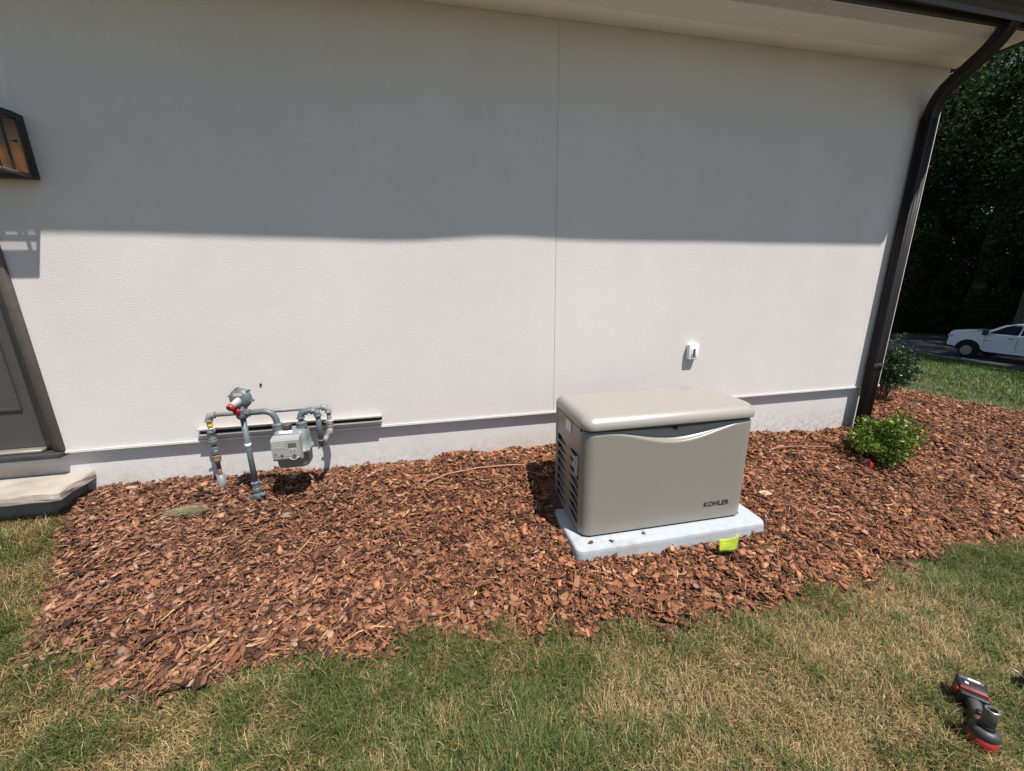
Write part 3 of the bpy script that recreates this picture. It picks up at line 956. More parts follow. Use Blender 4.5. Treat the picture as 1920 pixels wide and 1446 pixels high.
elbow(E5, E6, (-1.850, -.085, .3), m='gpale')
DXx, DYy = -1.850, -.085
MB().tube([(DXx, DYy, .70), (DXx, DYy, .36)], .0125).build('drop_pipe', 'gpaint', gm)
MB().lathe([(.0148, 0), (.0155, .001), (.0155, .030), (.0148, .031)], (DXx, DYy, .646), (0, 0, 1), 16).build('yellow_tape', 'yellow', gm)
v = MB().lathe([(.016, 0), (.023, .004), (.024, .014), (.022, .028), (.015, .031)], (DXx, DYy, .605), (0, 0, 1), 8, False)
v.tube([(DXx - .032, DYy - .02, .628), (DXx + .026, DYy - .02, .640)], .0055, 8)
v.lathe([(.010, 0), (.010, .022)], (DXx, DYy, .622), (0, -1, 0), 8)
v.build('pipe_valve', 'galv', gm)
MB().lathe([(.013, 0), (.026, .003), (.027, .022), (.021, .026), (.021, .036), (.014, .04)], (DXx, DYy, .532), (0, 0, 1), 10, False).build('union', 'gpaint', gm)
MB().lathe([(.013, 0), (.024, .003), (.025, .026), (.021, .030), (.024, .034), (.022, .048), (.013, .052)], (DXx, DYy, .462), (0, 0, 1), 10, False).build('union', 'gpaint', gm)
MB().lathe([(.014, 0), (.017, .004), (.019, .012), (.023, .016), (.024, .030), (.021, .034), (.025, .038), (.025, .052), (.018, .056)], (DXx, DYy, .400), (0, 0, 1), 12, False).build('brass_fitting', 'brass', gm)
MB().tube([(DXx, DYy, .402), (DXx, DYy, .26)], .0115).build('buried_pipe', 'copper', gm)
MB().lathe([(.020, 0), (.0235, .0), (.0235, .165), (.0195, .165), (.0195, .0)], (DXx, DYy, .155), (0, 0, 1), 20).build('pvc_sleeve', 'pvc', gm)

# ------------------------------------------------------------------ equipment pad
pd = []
for (z, g) in ((-.05, -.006), (.055, .0), (.070, .003), (.078, .010), (.080, .020)):
    pd.append([(px_, py_, z) for px_, py_ in rrect(.240 + g, 1.462 - g, -1.040 + g, -.36 - g, .045)])
pado = MB().loft(pd).build('equipment_pad', 'pad')
pado.data.polygons.foreach_set('use_smooth', [False] * len(pado.data.polygons))
tag(pado, 'pale grey rectangular pad under the generator', 'equipment pad')

# ------------------------------------------------------------------ generator (local frame: x along the front, y to the back, z up)
gen = empty('standby_generator', (.3014, -.9395, .082), (0, 0, -.008))
tag(gen, 'beige standby generator with rounded lid standing on the pad', 'generator')
GL, GD, GT = 1.060, .492, .640
R = .062


def gbuild(m_, name, mt, par=gen):
    return m_.build(name, mt, par, world=False)


# front panel: wraps both front corners, top edge dips in a smile
cols = []
for k in range(7):
    a = math.radians(180 + 90 * k / 6)
    cols.append((R + R * math.cos(a), R + R * math.sin(a), Vector((math.cos(a), math.sin(a), 0))))
for k in range(1, 60):
    cols.append((R + (GL - 2 * R) * k / 60, 0, Vector((0, -1, 0))))
for k in range(7):
    a = math.radians(270 + 90 * k / 6)
    cols.append((GL - R + R * math.cos(a), R + R * math.sin(a), Vector((math.cos(a), math.sin(a), 0))))
cols = [(0, R + .004, Vector((-1, 0, 0)))] + cols + [(GL, R + .004, Vector((1, 0, 0)))]
rows = []
for (x, y, n) in cols:
    t = (x - GL * .535) / (GL * .405)
    s = (math.cos(math.pi * max(-1, min(1, t))) + 1) / 2
    s = s ** .85
    zt = GT - .012 - .082 * s
    inx = n * -1
    col = [(x, y, .012), (x, y, .2), (x, y, .40), (x, y, zt - .02)]
    rr = .010
    for a in (0, 30, 60, 90):
        d = rr * (1 - math.cos(math.radians(a)))
        h = rr * math.sin(math.radians(a))
        col.append((x + inx.x * d, y + inx.y * d, zt - .012 + h))
    dep = .012 + .030 * s
    col.append((x + inx.x * (dep * .6), y + inx.y * (dep * .6), zt + .004 * s))
    col.append((x + inx.x * dep, y + inx.y * dep, zt + .030 * s))
    col.append((x + inx.x * dep, y + inx.y * dep, GT + .004))
    rows.append(col)
m_ = MB()
nr = len(rows[0])
vs = [p for c in rows for p in c]
fs = [(i * nr + j, (i + 1) * nr + j, (i + 1) * nr + j + 1, i * nr + j + 1) for i in range(len(rows) - 1) for j in range(nr - 1)]
m_.raw(vs, fs, True)
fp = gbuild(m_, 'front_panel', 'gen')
# lock in the recess
gbuild(MB().lathe([(.0001, .012), (.011, .012), (.012, .010), (.012, 0)], (.560, .037, .612), (0, -1, 0), 16), 'lock', 'black', fp)
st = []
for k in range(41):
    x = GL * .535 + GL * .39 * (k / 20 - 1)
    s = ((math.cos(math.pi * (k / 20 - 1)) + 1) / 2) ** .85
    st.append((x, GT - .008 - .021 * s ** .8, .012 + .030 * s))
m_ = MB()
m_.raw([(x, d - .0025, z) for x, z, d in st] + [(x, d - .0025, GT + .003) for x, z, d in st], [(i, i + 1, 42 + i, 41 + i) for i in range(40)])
gbuild(m_, 'recess_strip', mat('strip_dark_grey', (.055, .056, .056), .5), fp)  # dark grey strip laid over the upper part of the recess
# base skirt, back, right side, internals
gbuild(MB().box((.012, .02, 0), (GL - .012, GD - .01, .014)), 'base_frame', 'black')
gbuild(MB().box((.030, .045, .016), (GL - .02, GD - .02, GT - .02)), 'inner_casing', 'dark')
gbuild(MB().box((.0, GD - .012, .008), (GL, GD, GT), .004, 2), 'back_panel', 'gen')
gbuild(MB().box((GL - .006, R + .006, .010), (GL, GD - .013, GT), .002, 1), 'end_panel', 'gen')
gbuild(MB().box((.0, GD - .034, .010), (.012, GD - .0125, GT), .003, 1), 'corner_post', 'gen')


# louvred end panel: flat sheet with sixteen teardrop cut-outs
def teardrop_back(y0, z0):
    """blunt end to the back (large y), point to the front"""
    pts = [(y0, z0 - .004), (y0, z0 + .038)]
    pts += [(y0 - .040, z0 + .0405), (y0 - .085, z0 + .036), (y0 - .125, z0 + .026), (y0 - .155, z0 + .013), (y0 - .164, z0 + .005), (y0 - .155, z0 + .001), (y0 - .10, z0 - .002), (y0 - .04, z0 - .004)]
    return pts


def teardrop_front(y0, z0):
    pts = [(y0, z0 + .030), (y0 - .05, z0 + .038), (y0 - .11, z0 + .043), (y0 - .145, z0 + .040), (y0 - .160, z0 + .030), (y0 - .165, z0 + .014), (y0 - .160, z0 + .001), (y0 - .148, z0 - .004), (y0 - .11, z0 + .001), (y0 - .05, z0 + .015)]
    return pts


cu = bpy.data.curves.new('louvre_curve', 'CURVE')
cu.dimensions = '2D'
cu.fill_mode = 'BOTH'
cu.extrude = .0015
outs = [[(R + .010, .012), (GD - .037, .012), (GD - .037, GT - .003), (R + .010, GT - .003)]]
L0 = .441
for k in range(8):
    outs.append(teardrop_back(GD - .040 - .004, L0 - .0553 * k))
    outs.append(teardrop_front(GD - .258, L0 - .004 - .0553 * k))
for pts in outs:
    sp = cu.splines.new('POLY')
    sp.points.add(len(pts) - 1)
    for p, (a, b) in zip(sp.points, pts):
        p.co = (a, b, 0, 1)
    sp.use_cyclic_u = True
co = bpy.data.objects.new('louvre_tmp', cu)
COL.objects.link(co)
dg = bpy.context.evaluated_depsgraph_get()
me = bpy.data.meshes.new_from_object(co.evaluated_get(dg))
bpy.data.objects.remove(co)
# map (a=y, b=z, c=thickness) to the generator's frame
for v_ in me.vertices:
    a, b, c = v_.co
    v_.co = (.004 + c, a, b)
me.name = 'louvre_panel'
me.materials.clear()
me.materials.append(MAT['gen'])
lp = bpy.data.objects.new('louvre_panel', me)
COL.objects.link(lp)
lp.parent = gen
# angled louvre blades behind each opening
for k in range(8):
    for (ya, yb) in ((GD - .044, GD - .205), (GD - .262, GD - .424)):
        zb = L0 - .0553 * k - .006
        gbuild(MB().prism([(.010, zb + .004), (.026, zb + .020), (.028, zb + .018), (.011, zb + .0025)], lambda a, b, d: (a, d, b), yb, ya), 'louvre_blade', 'black')
sk = gbuild(MB().box((-.0012, .205, .562), (.0006, .296, .633)), 'warning_label', 'label')
gbuild(MB().box((-.0016, .205, .618), (-.0013, .296, .633)), 'yellow_band', mat('label_yellow', (.72, .58, .12), .6), sk)
# a crumpled clear bag stuffed in a louvre
bag = MB()
nb = 9
bv, bf = [], []
for i in range(nb):
    for j in range(5):
        u, w = i / (nb - 1), j / 4
        bv.append((-.006 - .014 * math.sin(math.pi * w) * (1 - .4 * u) + random.uniform(-.006, .004), .085 + .055 * (1 - u * .5) * (w - .5) * 1.3 + .02 + random.uniform(-.006, .006) - .012 * u, .475 - .125 * u + random.uniform(-.006, .006)))
for i in range(nb - 1):
    for j in range(4):
        bf.append((i * 5 + j, i * 5 + j + 1, (i + 1) * 5 + j + 1, (i + 1) * 5 + j))
bm_, nt_, b_ = new_mat('crumpled_film')
b_.inputs['Base Color'].default_value = (.62, .63, .65, 1)
b_.inputs['Roughness'].default_value = .12
b_.inputs['Alpha'].default_value = .55
bag.raw(bv, bf)
bago = gbuild(bag, 'plastic_bag', bm_)
# lid
lid = []
ff, fb, fs_ = .075, .050, .046
lx0, lx1, ly0, ly1 = -.006, GL + .006, -.012, GD + .006
cr_ = (.066, .066, .03, .03)


def lid_loop(i, z):
    return [(px_, py_, z) for px_, py_ in rrect(lx0 + fs_ * i, lx1 - fs_ * i, ly0 + ff * i, ly1 - fb * i, [max(.012, c * (1 - .35 * i)) for c in cr_], 8)]


zb, zt = GT + .010, GT + .092
for (i, z) in ((.10, zb - .002), (.02, zb), (0, zb + .004), (0, zb + .018)):
    lid.append(lid_loop(i, z))
for k in range(1, 11):
    a = math.radians(90 * k / 10)
    lid.append(lid_loop(1 - math.cos(a), zb + .018 + (zt - zb - .026) * math.sin(a)))
for (g, dz) in ((1.6, .0025), (2.4, .005), (3.3, .0068)):
    lid.append(lid_loop(g, zt - .008 + dz))
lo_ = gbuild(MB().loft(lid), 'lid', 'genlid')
gbuild(MB().loft([[(px_, py_, z) for px_, py_ in rrect(.004 + g, GL - .004 - g, .004 + g, GD - .004, (R, R, .02, .02))] for z, g in ((GT - .004, .002), (GT + .0095, .0))]), 'lid_gasket', 'black')
# lettering on the front
tx = bpy.data.curves.new('lettering', 'FONT')
tx.body = 'KOHLER'
tx.size = .0455
tx.offset = .0014
tx.extrude = .0006
tx.space_character = 1.06
to = bpy.data.objects.new('lettering_tmp', tx)
COL.objects.link(to)
dg = bpy.context.evaluated_depsgraph_get()
me = bpy.data.meshes.new_from_object(to.evaluated_get(dg))
bpy.data.objects.remove(to)
xs_ = [v_.co.x for v_ in me.vertices]
w_ = max(xs_) - min(xs_)
x0_ = min(xs_)
hh = max(v_.co.y for v_ in me.vertices)
for v_ in me.vertices:
    a, b, c = v_.co
    v_.co = (.776 + (a - x0_) * .172 / w_, -.0008 - c, .098 + b * .0315 / hh)
me.materials.clear()
me.materials.append(MAT['text'])
lt = bpy.data.objects.new('lettering', me)
COL.objects.link(lt)
lt.parent = fp
lt['label'] = 'black capital lettering near the lower right corner'

# ------------------------------------------------------------------ bark mulch
CH_N = 18


def chip_variant(rng):
    """a flat splintery flake: 7-sided outline, slightly cupped, thin sides"""
    n = 6
    ang = np.sort((np.arange(n) + rng.uniform(-.32, .32, n)) / n * 2 * np.pi)
    el = rng.uniform(.26, .66)
    rr = rng.uniform(.62, 1.15, n)
    x = np.cos(ang) * rr * .5
    y = np.sin(ang) * rr * .5 * el
    th = rng.uniform(.05, .12)
    bend = rng.uniform(-.35, .35)
    top = np.stack([x, y, th + bend * x * x + rng.uniform(-.02, .02, n)], 1)
    bot = np.stack([x * .9, y * .9, bend * x * x + 0 * x], 1)
    ct = np.array([[rng.uniform(-.1, .1), rng.uniform(-.05, .05), th * rng.uniform(1.0, 1.5)]])
    V = np.concatenate([top, bot, ct])
    loops, sizes = [], []
    for i in range(n):
        j = (i + 1) % n
        loops += [i, j, 2 * n]
        sizes.append(3)
        loops += [n + i, n + j, j, i]
        sizes.append(4)
    return V, np.array(loops), np.array(sizes)


def splinter_variant(rng):
    V = np.array([[-.5, -.05, 0], [.5, -.03, .02], [.5, .03, .02], [-.5, .05, 0], [-.45, -.04, .07], [.48, -.02, .06], [.48, .02, .06], [-.45, .04, .07]])
    V += rng.uniform(-.018, .018, V.shape)
    V[:, 1] += .12 * rng.uniform(-1, 1) * (V[:, 0] ** 2)
    q = [4, 5, 6, 7, 0, 1, 5, 4, 2, 3, 7, 6]
    return V, np.array(q), np.full(3, 4)


vr = np.random.default_rng(21)
CHIPS = [chip_variant(vr) for _ in range(CH_N)]
SPLS = [splinter_variant(vr) for _ in range(5)]


def rot_mats(yaw, tiltdir, tilt, roll=None):
    cy, sy = np.cos(yaw), np.sin(yaw)
    Rz = np.zeros((len(yaw), 3, 3))
    Rz[:, 0, 0], Rz[:, 0, 1], Rz[:, 1, 0], Rz[:, 1, 1], Rz[:, 2, 2] = cy, -sy, sy, cy, 1
    ux, uy = np.cos(tiltdir), np.sin(tiltdir)
    c, s = np.cos(tilt), np.sin(tilt)
    Rt = np.zeros_like(Rz)
    Rt[:, 0, 0] = c + ux * ux * (1 - c)
    Rt[:, 0, 1] = ux * uy * (1 - c)
    Rt[:, 0, 2] = uy * s
    Rt[:, 1, 0] = ux * uy * (1 - c)
    Rt[:, 1, 1] = c + uy * uy * (1 - c)
    Rt[:, 1, 2] = -ux * s
    Rt[:, 2, 0] = -uy * s
    Rt[:, 2, 1] = ux * s
    Rt[:, 2, 2] = c
    return Rt @ Rz


def scatter_mesh(name, variants, pos, size, Rm, tint, m, parent=None):
    vsel = RNG.integers(0, len(variants), len(pos))
    Vs, Ls, Ss, Ts = [], [], [], []
    off = 0
    for k, (V, L, S) in enumerate(variants):
        idx = np.where(vsel == k)[0]
        if not len(idx):
            continue
        W = np.einsum('nij,vj->nvi', Rm[idx], V) * size[idx][:, None, None] + pos[idx][:, None, :]
        n, nv = len(idx), len(V)
        Vs.append(W.reshape(-1, 3))
        Ls.append((L[None, :] + (np.arange(n) * nv)[:, None] + off).ravel())
        Ss.append(np.tile(S, n))
        Ts.append(np.repeat(tint[idx], nv, 0))
        off += n * nv
    o = bulk_mesh(name, np.concatenate(Vs), np.concatenate(Ls), np.concatenate(Ss), m, np.concatenate(Ts), parent=parent)
    return o


PAL = np.array([(.046, .020, .012), (.092, .039, .022), (.155, .063, .034), (.208, .085, .045), (.26, .108, .057), (.31, .137, .072), (.39, .19, .094), (.30, .18, .125)])
PW = np.array([.12, .15, .19, .19, .15, .10, .05, .05])


def free_spot(x, y):
    ok = ~((x > .235) & (x < 1.47) & (y > -1.045) & (y < -.355))
    ok &= ~((x < -2.59) & (y > -.27))
    ok &= ~((x > 3.36) & (x < 3.50) & (y > -.1))
    return ok


def mulch_points(n, x0, x1, y0, y1):
    x = RNG.uniform(x0, x1, n)
    y = RNG.uniform(y0, y1, n)
    k = in_bed(x, y, 0) & free_spot(x, y)
    return x[k], y[k]


parts_x, parts_y, parts_s = [], [], []
for (n, a, b, c, d, s0, s1) in ((40000, -2.9, 2.2, -1.62, .03, .014, .078), (14000, 2.2, 3.9, -1.6, .03, .018, .080), (34000, 3.3, 7.8, -1.5, 4.5, .028, .085)):
    x, y = mulch_points(n, a, b, c, d)
    parts_x.append(x)
    parts_y.append(y)
    u = RNG.random(len(x))
    parts_s.append(s0 + (s1 - s0) * u ** 2.1)
# strays kicked out on to the grass along the edge
x = RNG.uniform(-2.7, 3.2, 2600)
y = RNG.uniform(-1.75, -1.1, 2600)
k = (~in_bed(x, y, 0)) & in_bed(x, y, .09) & (RNG.random(2600) < .55)
parts_x.append(x[k])
parts_y.append(y[k])
parts_s.append(RNG.uniform(.02, .045, k.sum()))
cx, cy, cs = np.concatenate(parts_x), np.concatenate(parts_y), np.concatenate(parts_s)
cz = T(cx, cy) + bed_lump(cx, cy) + .004 + RNG.random(len(cx)) * .026
tilt = np.abs(RNG.normal(0, .62, len(cx)))
Rm = rot_mats(RNG.uniform(0, 6.283, len(cx)), RNG.uniform(0, 6.283, len(cx)), tilt)
# patches of fresher, redder bark by the pad and greyer weathered bark at the left
ci = RNG.choice(len(PAL), len(cx), p=PW)
ct = PAL[ci] * np.array([[1.06, 1.07, 1.04]]) * RNG.uniform(.78, 1.22, (len(cx), 1))
grey = smooth01((-cx - .2) / 1.6)[:, None] * .25
ct = ct * (1 - grey) + grey * (ct.mean(1, keepdims=True) * np.array([[1.25, 1.0, .86]]))
pm = (vnoise(cx, cy, .35, 12))[:, None]
ct = ct * (.80 + .40 * pm)
chips = scatter_mesh('bark_mulch', CHIPS, np.stack([cx, cy, cz], 1), cs, Rm, ct, 'chips', bed)
tag(chips, kind='stuff')
# thin dark and red shreds between the flakes
x1_, y1_ = mulch_points(70000, -2.9, 3.8, -1.62, .03)
x2_, y2_ = mulch_points(16000, 3.6, 7.7, -1.4, 3.0)
x1_, y1_ = np.concatenate([x1_, x2_]), np.concatenate([y1_, y2_])
fz = T(x1_, y1_) + bed_lump(x1_, y1_) + .008 + RNG.random(len(x1_)) * .022
fc = PAL[RNG.integers(0, 7, len(x1_))] * RNG.uniform(.7, 1.2, (len(x1_), 1))
sh = scatter_mesh('bark_shreds', SPLS, np.stack([x1_, y1_, fz], 1), (.012 + .055 * RNG.random(len(x1_)) ** 2), rot_mats(RNG.uniform(0, 6.283, len(x1_)), RNG.uniform(0, 6.283, len(x1_)), np.abs(RNG.normal(0, .45, len(x1_)))), fc, 'chips', bed)
tag(sh, kind='stuff')
# straw-coloured splinters through the mulch
x1_, y1_ = mulch_points(4200, -2.9, 3.6, -1.6, .03)
x2_, y2_ = mulch_points(1500, 3.3, 7.6, -1.4, 4)
sx, sy = np.concatenate([x1_, x2_]), np.concatenate([y1_, y2_])
keep = RNG.random(len(sx)) < .9
sx, sy = sx[keep], sy[keep]
sz = T(sx, sy) + bed_lump(sx, sy) + .016 + RNG.random(len(sx)) * .012
ss = .016 + .06 * RNG.random(len(sx)) ** 2.4
SP = np.array([(.40, .24, .10), (.34, .19, .09), (.46, .32, .16), (.28, .13, .065), (.20, .095, .055)])
stn = SP[RNG.integers(0, 5, len(sx))] * RNG.uniform(.8, 1.1, (len(sx), 1))
so = scatter_mesh('wood_splinters', SPLS, np.stack([sx, sy, sz], 1), ss, rot_mats(RNG.uniform(0, 6.283, len(sx)), RNG.uniform(0, 6.283, len(sx)), np.abs(RNG.normal(0, .25, len(sx)))), stn, 'chips', bed)
tag(so, kind='stuff')
# the largest, nearest flakes one by one
chip_me = []
for k, (V, L, S) in enumerate(CHIPS):
    me = bpy.data.meshes.new('bark_chip')
    fcs, q = [], 0
    for s in S:
        fcs.append(tuple(int(i) for i in L[q:q + s]))
        q += s
    me.from_pydata([tuple(p) for p in V], [], fcs)
    me.materials.append(MAT['chip1'])
    chip_me.append(me)
bx_, by_ = mulch_points(900, -2.3, 2.4, -1.52, -.55)
wgt = RNG.random(len(bx_)) < np.clip((-by_ - .35) / 1.0, .2, 1)
bx_, by_ = bx_[wgt][:290], by_[wgt][:290]
for k in range(len(bx_)):
    o = bpy.data.objects.new('bark_chip', chip_me[k % CH_N])
    s = random.uniform(.05, .095)
    o.scale = (s, s, s * .8)
    o.location = (bx_[k], by_[k], float(T(bx_[k], by_[k]) + bed_lump(bx_[k], by_[k])) + random.uniform(.018, .028))
    o.rotation_euler = (random.gauss(0, .22), random.gauss(0, .22), random.uniform(0, 6.28))
    COL.objects.link(o)
    o.parent = bed

# ------------------------------------------------------------------ grass


def dryness(x, y):
    d = .33 + (vnoise(x, y, .30, 30) - .5) * .40 + (vnoise(x, y, .075, 31) - .5) * .85 + (vnoise(x, y, .14, 36) - .5) * .45 + (vnoise(x * .6 + y * .8, y * .6 - x * .8, .12, 32) - .5) * .5 + (vnoise(x, y, .03, 34) - .5) * .4
    for (gx, gy, sx_, sy_, k) in ((-2.56, -.52, .14, .26, .40), (-2.34, -.92, .12, .3, .35), (-2.78, -.28, .2, .12, .4), (-1.95, -1.33, .28, .10, .3),
                                  (.50, -1.74, .28, .16, .55), (1.0, -1.70, .45, .18, .45), (.75, -1.92, .3, .12, .35), (1.70, -1.50, .30, .12, .45), (1.64, -1.68, .35, .16, .35),
                                  (1.0, -1.98, .4, .15, .25), (1.6, -1.85, .2, .1, .3), (-1.42, -1.53, .07, .12, .4), (-1.1, -1.5, .05, .1, .3),
                                  (2.65, -1.46, .40, .14, -.55), (2.4, -1.68, .35, .15, -.35), (-.75, -1.55, .6, .2, -.25), (-.14, -1.54, .5, .16, -.12), (-2.9, -.45, .25, .12, -.3), (-1.7, -1.42, .4, .1, -.1), (0, -1.85, .5, .1, -.12)):
        d = d + 1.0 * k * np.exp(-((x - gx) / sx_) ** 2 - ((y - gy) / sy_) ** 2)
    return .06 + .84 * smooth01((d - .05) / .9)


GREEN = np.array([(.056, .084, .018), (.090, .126, .026), (.128, .162, .040), (.175, .20, .075)])
DRY = np.array([(.32, .215, .090), (.42, .30, .135), (.50, .385, .20), (.24, .150, .068)])


def grass(name, x, y, hgt, wid, dry, lean0=.5, lean1=1.25, gmul=1.0):
    n = len(x)
    z = T(x, y) - .010 + (vnoise(x, y, .5, 8) - .5) * .03 * (x < 10)
    flow = (vnoise(x, y, .35, 40) * 2 - 1) * 2.2 - .6
    az = flow + RNG.normal(0, 1.5, n)
    lean = RNG.uniform(lean0, lean1, n)
    dx, dy = np.cos(az), np.sin(az)
    px_, py_ = -dy, dx
    h = hgt * RNG.uniform(.55, 1.25, n) * (.45 + 1.1 * vnoise(x, y, .07, 41) * (.6 + .8 * vnoise(x, y, .2, 42)))
    w = wid * RNG.uniform(.7, 1.3, n)
    l1 = lean * .6
    a1 = np.stack([dx * np.sin(l1), dy * np.sin(l1), np.cos(l1)], 1) * (h * .55)[:, None]
    l2 = np.minimum(lean * 1.25, 1.75)
    a2 = a1 + np.stack([dx * np.sin(l2), dy * np.sin(l2), np.cos(l2)], 1) * (h * .5)[:, None]
    base = np.stack([x, y, z], 1)
    side = np.stack([px_, py_, 0 * px_], 1) * (w / 2)[:, None]
    V = np.stack([base - side, base + side, base + a1 + side * .8, base + a1 - side * .8, base + a2], 1).reshape(-1, 3)
    o5 = (np.arange(n) * 5)[:, None]
    L = np.concatenate([o5 + np.array([[0, 1, 2, 3]]), o5 + np.array([[3, 2, 4]])], 1).ravel()
    S = np.tile([4, 3], n)
    isdry = RNG.random(n) < dry
    g = GREEN[RNG.integers(0, 4, n)] * gmul
    d = DRY[RNG.integers(0, 4, n)]
    yl = np.array([[.13, .12, .03]])
    g = g * (1 - .35 * dry[:, None]) + yl * .35 * dry[:, None]
    c = np.where(isdry[:, None], d, g) * RNG.uniform(.75, 1.25, (n, 1))
    o = bulk_mesh(name, V, L, S, 'grass', np.repeat(c, 5, 0))
    tag(o, kind='stuff')
    return o


n = 560000
gx = RNG.uniform(-3.6, 3.7, n)
gy = RNG.uniform(-2.9, .0, n)
k = (~in_bed(gx, gy, np.where(RNG.random(n) < .25, -.05, -.012))) & ((gy < -1.1) | (gx < -2.0)) & ~((gx < -2.66) & (gy > -.18))
k &= (gy > -2.22 - .21 * gx) | (RNG.random(n) < .25)
k &= RNG.random(n) < .25 + 1.3 * vnoise(gx, gy, .045, 35)
gx, gy = gx[k], gy[k]
dr = dryness(gx, gy)
thin = RNG.random(len(gx)) < (1 - .35 * dr)
gx, gy, dr = gx[thin], gy[thin], dr[thin]
go = grass('near_grass', gx, gy, .070 - .014 * dr, .0022, dr, .55, 1.35)
tag(go, 'patchy green and straw-dry lawn grass in front of the mulch bed', 'grass')
n = 300000
hx = RNG.uniform(-3.6, 3.7, n)
hy = RNG.uniform(-2.6, .0, n)
k = (~in_bed(hx, hy, -.02)) & ((hy < -1.1) | (hx < -2.0)) & ~((hx < -2.66) & (hy > -.18)) & (hy > -2.15 - .21 * hx)
hx, hy = hx[k], hy[k]
to_ = grass('thatch', hx, hy, np.full(len(hx), .040), .0030, np.clip(dryness(hx, hy) * .75 + .12, 0, 1), 1.25, 1.5)
tag(to_, 'flattened dry thatch under the blades of the near lawn', 'grass')
n = 200000
u = RNG.random(n) ** 1.6
gx = 5.5 + 23 * u
gy = -5 + RNG.random(n) * 24
k = (~in_bed(gx, gy, 0)) & (gy < 1.5 + (gx - 5.5) * .75) & (gy > -3 + (gx - 6) * .25) & (gx < 28.1)
gx, gy = gx[k], gy[k]
de = np.clip(.03 + (vnoise(gx, gy, .8, 33) - .5) * .25 + .6 * np.exp(-((gx - 7.1) / .5) ** 2), 0, 1)
go = grass('far_grass', gx, gy, .045 + .0025 * gx, .003 + .0007 * gx, de, .3, 1.1, np.array([[.62, .86, .55]]))
tag(go, 'mown green lawn sloping down towards the road', 'grass')
# dry tuft pulled out on the bark
tx_ = RNG.normal(-1.95, .038, 420)
ty_ = RNG.normal(-.33, .018, 420)
nb = len(tx_)
tz = T(tx_, ty_) + bed_lump(tx_, ty_) + .040
az = RNG.normal(.35, .35, nb) + np.pi * (RNG.random(nb) < .35)
hl = RNG.uniform(.03, .075, nb)
base = np.stack([tx_, ty_, tz + RNG.random(nb) * .012], 1)
d3 = np.stack([np.cos(az), np.sin(az), RNG.uniform(-.05, .35, nb)], 1) * hl[:, None]
sd = np.stack([-np.sin(az), np.cos(az), 0 * az], 1) * .0014
V = np.stack([base - sd, base + sd, base + d3], 1).reshape(-1, 3)
o = bulk_mesh('straw_tuft', V, np.arange(nb * 3), np.full(nb, 3), 'grass', np.repeat(np.array([[.42, .37, .22]]) * RNG.uniform(.7, 1.1, (nb, 1)), 3, 0))
tag(o, 'pale dry grass tuft lying on the mulch below the step', 'grass tuft')

# ------------------------------------------------------------------ loose things on the mulch


def gz(x, y):
    return float(T(x, y) + bed_lump(x, y))


def straw(path, r, label):
    pts = [(x, y, gz(x, y) + h) for x, y, h in path]
    o = MB().tube(pts, [r * (1 - .3 * abs(2 * i / (len(pts) - 1) - 1)) for i in range(len(pts))], 6).build('straw_stalk', 'straw')
    tag(o, label, 'straw', 'straw stalks on the mulch')


straw([(-.915, -1.268, .022), (-.86, -1.245, .030), (-.79, -1.243, .034), (-.71, -1.252, .026)], .0045, 'long straw stalk near the front edge of the mulch, left of centre')
straw([(-1.76, -1.02, .024), (-1.70, -.93, .032), (-1.66, -.86, .026)], .0040, 'slanting straw stalk on the bark at the lower left')
straw([(-1.26, -.70, .024), (-1.20, -.60, .030)], .0045, 'short pale straw splinter below the gas meter')
straw([(1.98, -.78, .024), (2.10, -.92, .030)], .0050, 'straw splinter on the bark right of the pad')


def leaf(name, x, y, size, yaw, col, label, tilt=.25, asp=.55, h=.03):
    n = 7
    V, Fc = [], []
    for i in range(n):
        t = i / (n - 1)
        w = math.sin(math.pi * (t * .92 + .04)) ** .8 * asp * .5
        curl = .25 * (t - .5) ** 2
        for s in (-1, 0, 1):
            V.append(((t - .5), s * w, curl + .10 * abs(s) * w * 4))
    for i in range(n - 1):
        for j in range(2):
            Fc.append((i * 3 + j, i * 3 + j + 1, (i + 1) * 3 + j + 1, (i + 1) * 3 + j))
    Rr = Matrix.Rotation(yaw, 3, 'Z') @ Matrix.Rotation(tilt, 3, 'X')
    V = [Rr @ (Vector(p) * size) + Vector((x, y, gz(x, y) + h)) for p in V]
    L = np.array([i for f in Fc for i in f])
    o = bulk_mesh(name, np.array([tuple(p) for p in V]), L, np.full(len(Fc), 4), 'dryleaf', np.tile(np.array([col]), (len(V), 1)), smooth=True)
    sd_ = o.modifiers.new('thickness', 'SOLIDIFY')
    sd_.thickness = .0012
    tag(o, label, 'leaf')


leaf('dry_leaf', 1.724, -.747, .085, -.45, (.52, .40, .24), 'pale tan dry leaf on the mulch right of the generator')
leaf('dry_leaf', -1.914, -1.156, .062, 1.9, (.36, .19, .075), 'orange-tan dry leaf at the lower left corner of the mulch', asp=.4)
leaf('yellow_leaf', -.584, -.864, .035, 2.4, (.60, .50, .10), 'small yellow leaf in the middle of the mulch', asp=.4)
leaf('yellow_leaf', -.33, -1.14, .032, 1.1, (.55, .50, .12), 'small yellow leaf near the front edge of the mulch', asp=.4)
leaf('dry_leaf', -1.46, -1.19, .085, 1.0, (.44, .27, .12), 'narrow tan leaf standing at the front edge, lower left', asp=.22)


